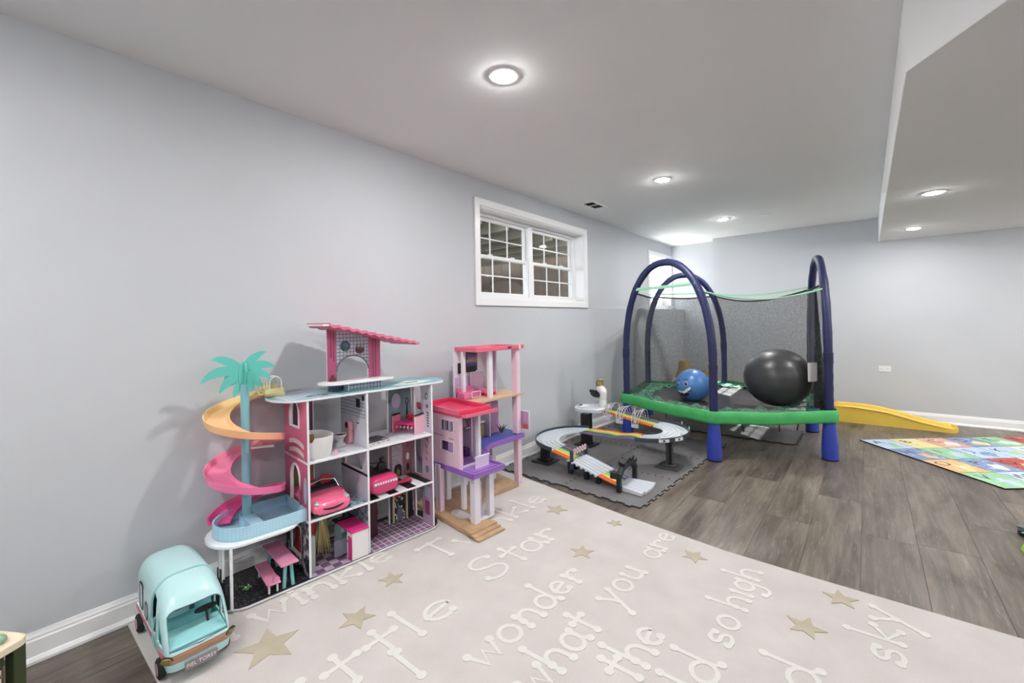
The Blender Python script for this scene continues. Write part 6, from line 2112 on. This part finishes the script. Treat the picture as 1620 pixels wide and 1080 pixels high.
MB().tube([(.01, -.151, .19), (.2, -.158, .192), (.5, -.158, yh(.45) - .012), (.8, -.158, yh(.73) - .012), (1.0, -.157, yh(.92) - .012)], .006, 6).build('side_rib', YEL, ys)
MB().lohi((-.022, -.155, .02), (0, .155, .20)).build('hook_end', mat('slide_orange', (232, 166, 88), .45), ys, smooth=0, bevel=.008)
# ================================================================ YELLOW RIDE-ON BEHIND THE TRAMPOLINE NET
ro2 = thing('ride_on_toy', 'yellow ride-on toy with two humps and dark wheels behind the trampoline net', 'ride-on toy', (.56, 6.93, 0), radians(8))
AMB = mat('amber_plastic', (206, 164, 70), .45)
MB().prism(rrect(-.30, -.12, .32, .12, .08), .10, .30).build('chassis', AMB, ro2, smooth=30, bevel=.02, bseg=3)
MB().lathe([(.155, .28), (.150, .40), (.120, .46), (.085, .55), (.075, .64), (.06, .672), (0, .68)], 28, c=(-.15, 0, 0)).build('front_hump', AMB, ro2, smooth=50)
MB().lathe([(.15, .28), (.14, .40), (.105, .48), (.07, .54), (.0, .555)], 28, c=(.20, 0, 0)).build('rear_hump', AMB, ro2, smooth=50)
for x in (-.22, .22):
    for y in (-.14, .14):
        w_ = MB().cyl((x, y, .10), .10, .05, 'y', 24).build('wheel', mat('tyre_black', (22, 22, 24), .7), ro2)
        MB().cyl((x, y + (.027 if y > 0 else -.027), .10), .045, .006, 'y', 16).build('hub', AMB, w_)
for sx in (-1, 1):
    MB().tube([(-.15 + sx * .10, -.13, .42), (-.15 + sx * .15, -.15, .36), (-.15 + sx * .13, -.15, .31)], .014, 8).build('white_handle', CER, ro2)
# ================================================================ ACTIVITY CUBE (cut by the left edge)
ac = thing('activity_cube', 'wooden activity cube with dark green legs and bead wires at the left edge', 'toy cube', (.612, .084, 0), 0)
OLV = mat('olive_green', (46, 58, 26), .5)
PLY = ramp_mat('pale_plywood', [(.3, (222, 204, 174)), (.7, (236, 222, 198))], scale=10, rough=.55)
ZT = .40
u1, u2 = Vector((-.855, -.519)), Vector((.519, -.855))
S_ = .34
def cu(a, b):
    return (u1.x * a + u2.x * b, u1.y * a + u2.y * b)
def cpoly(a0, b0, a1, b1):
    return [cu(a0, b0), cu(a1, b0), cu(a1, b1), cu(a0, b1)]
rr_ = [cu(p[0], p[1]) for p in rrect(-.008, -.008, S_ + .008, S_ + .008, .03)]
MB().prism(rr_, ZT - .022, ZT).build('top_board', PLY, ac, smooth=25, bevel=.003)
for a in (0, S_ - .032):
    for b in (0, S_ - .032):
        MB().prism(cpoly(a, b, a + .032, b + .032), 0, ZT - .022).build('corner_leg', OLV, ac, smooth=0, bevel=.003)
for q in (cpoly(.05, .004, S_ - .05, .030), cpoly(.004, .05, .030, S_ - .05), cpoly(.05, S_ - .03, S_ - .05, S_ - .004), cpoly(S_ - .03, .05, S_ - .004, S_ - .05)):
    MB().prism(q, ZT - .055, ZT - .022).build('top_rail', OLV, ac, smooth=0)
    MB().prism(q, .02, .06).build('bottom_rail', OLV, ac, smooth=0)
MAZE = ramp_mat('maze_print', [(.40, (74, 56, 40)), (.47, (96, 76, 54)), (.50, (224, 208, 180)), (.8, (236, 222, 198))], scale=22, distort=1.6)
MB().prism(cpoly(.016, .050, .024, S_ - .050), .06, ZT - .070).build('maze_panel', MAZE, ac, smooth=0)
MB().prism(cpoly(.050, .016, S_ - .050, .024), .06, ZT - .070).build('maze_panel', MAZE, ac, smooth=0)
WIR = mat('peach_wire', (206, 160, 132), .4)
def W3(a, b, z):
    x, y = cu(a, b)
    return (x, y, z)
MB().tube(smooth_path([W3(.035, .045, ZT + .02), W3(.04, .055, ZT + .10), W3(.07, .085, ZT + .125), W3(.13, .10, ZT + .10), W3(.18, .12, ZT + .03)], 6), .0055, 8).build('bead_wire', WIR, ac)
MB().tube(smooth_path([W3(.20, .06, ZT), W3(.16, .07, ZT + .12), W3(.08, .085, ZT + .16), W3(.05, .085, ZT + .205), W3(.08, .10, ZT + .24), W3(.14, .13, ZT + .24), W3(.20, .2, ZT)], 6), .0055, 8).build('bead_wire', mat('brown_wire', (150, 112, 86), .4), ac)
MB().mat4(Matrix.Translation(W3(.035, .045, ZT + .014))).ball((0, 0, 0), (.019, .019, .014), seg=18, rings=10).build('green_bead', mat('sage_bead', (138, 176, 150), .45), ac)
for a, b in ((.075, .10), (.10, .13)):
    MB().prism(ell(*cu(a, b), .014, .006, 10), ZT, ZT + .001).build('dark_print', mat('dark_print_olive', (54, 56, 44), .6), ac, smooth=0)
# ================================================================ RIGHT EDGE: a shoe and a lime cloth
ts = thing('sneaker', 'teal and black sneaker just entering the right edge of the picture', 'shoe', (3.375, 3.92, 0), radians(-30))
so_ = [(-.055, -.035), (-.075, 0), (-.055, .035), (0, .042), (.08, .040), (.14, .045), (.17, .02), (.17, -.02), (.14, -.042), (.08, -.036), (0, -.042)]
ss = [(p.x, p.y) for p in smooth_path([(a, b, 0) for a, b in so_ + so_[:1]], 4)[:-1]]
MB().prism(ss, 0, .020).build('sole', BLKP, ts, smooth=30, bevel=.004)
R_ = []
for z, s, dx in ((.020, .96, 0), (.040, .95, .002), (.055, .82, .015), (.070, .60, .045), (.085, .46, .065)):
    R_.append([(p[0] * s + dx, p[1] * s * .98, z) for p in ss])
MB().rings(R_, cap0=True, cap1=True).build('upper', mat('shoe_teal', (34, 116, 104), .55), ts, smooth=60)
MB().prism([(p[0] * .8 - .018, p[1] * .93) for p in ss if p[0] < -.02], .030, .052).build('toe_cap', mat('shoe_grey', (116, 112, 116), .6), ts, smooth=30, bevel=.006)
MB().tube([(-.045, -.041, .026), (0, -.045, .028), (.05, -.041, .040)], .004, 6).build('mint_line', mat('shoe_mint', (160, 212, 204), .5), ts)
lc = thing('lime_cloth', 'crumpled lime green cloth on the floor at the right edge', 'cloth', (3.425, 3.68, 0), radians(20))
rd = random.Random(11)
R_ = []
N_ = 40
for f, z in ((1.0, .001), (1.0, .012), (.93, .034), (.72, .052), (.45, .055), (.15, .05)):
    R_.append([((.15 + .020 * sin(5 * a + 1) + .010 * sin(11 * a)) * f * cos(a), (.11 + .014 * sin(4 * a)) * f * sin(a), z * (1 + .25 * sin(7 * a + f * 5) + .12 * sin(13 * a)) if z > .002 else z) for a in [2 * pi * k / N_ for k in range(N_)]])
MB().rings(R_).build('cloth_fold', mat('lime_green', (162, 210, 92), .7, noise=.12, nscale=20), lc, smooth=70)
MB().tube([(-.11, -.03, .05), (-.02, -.05, .066), (.06, -.02, .066)], .010, 8).build('cloth_ridge', mat('lime_pale', (196, 226, 136), .7), lc)
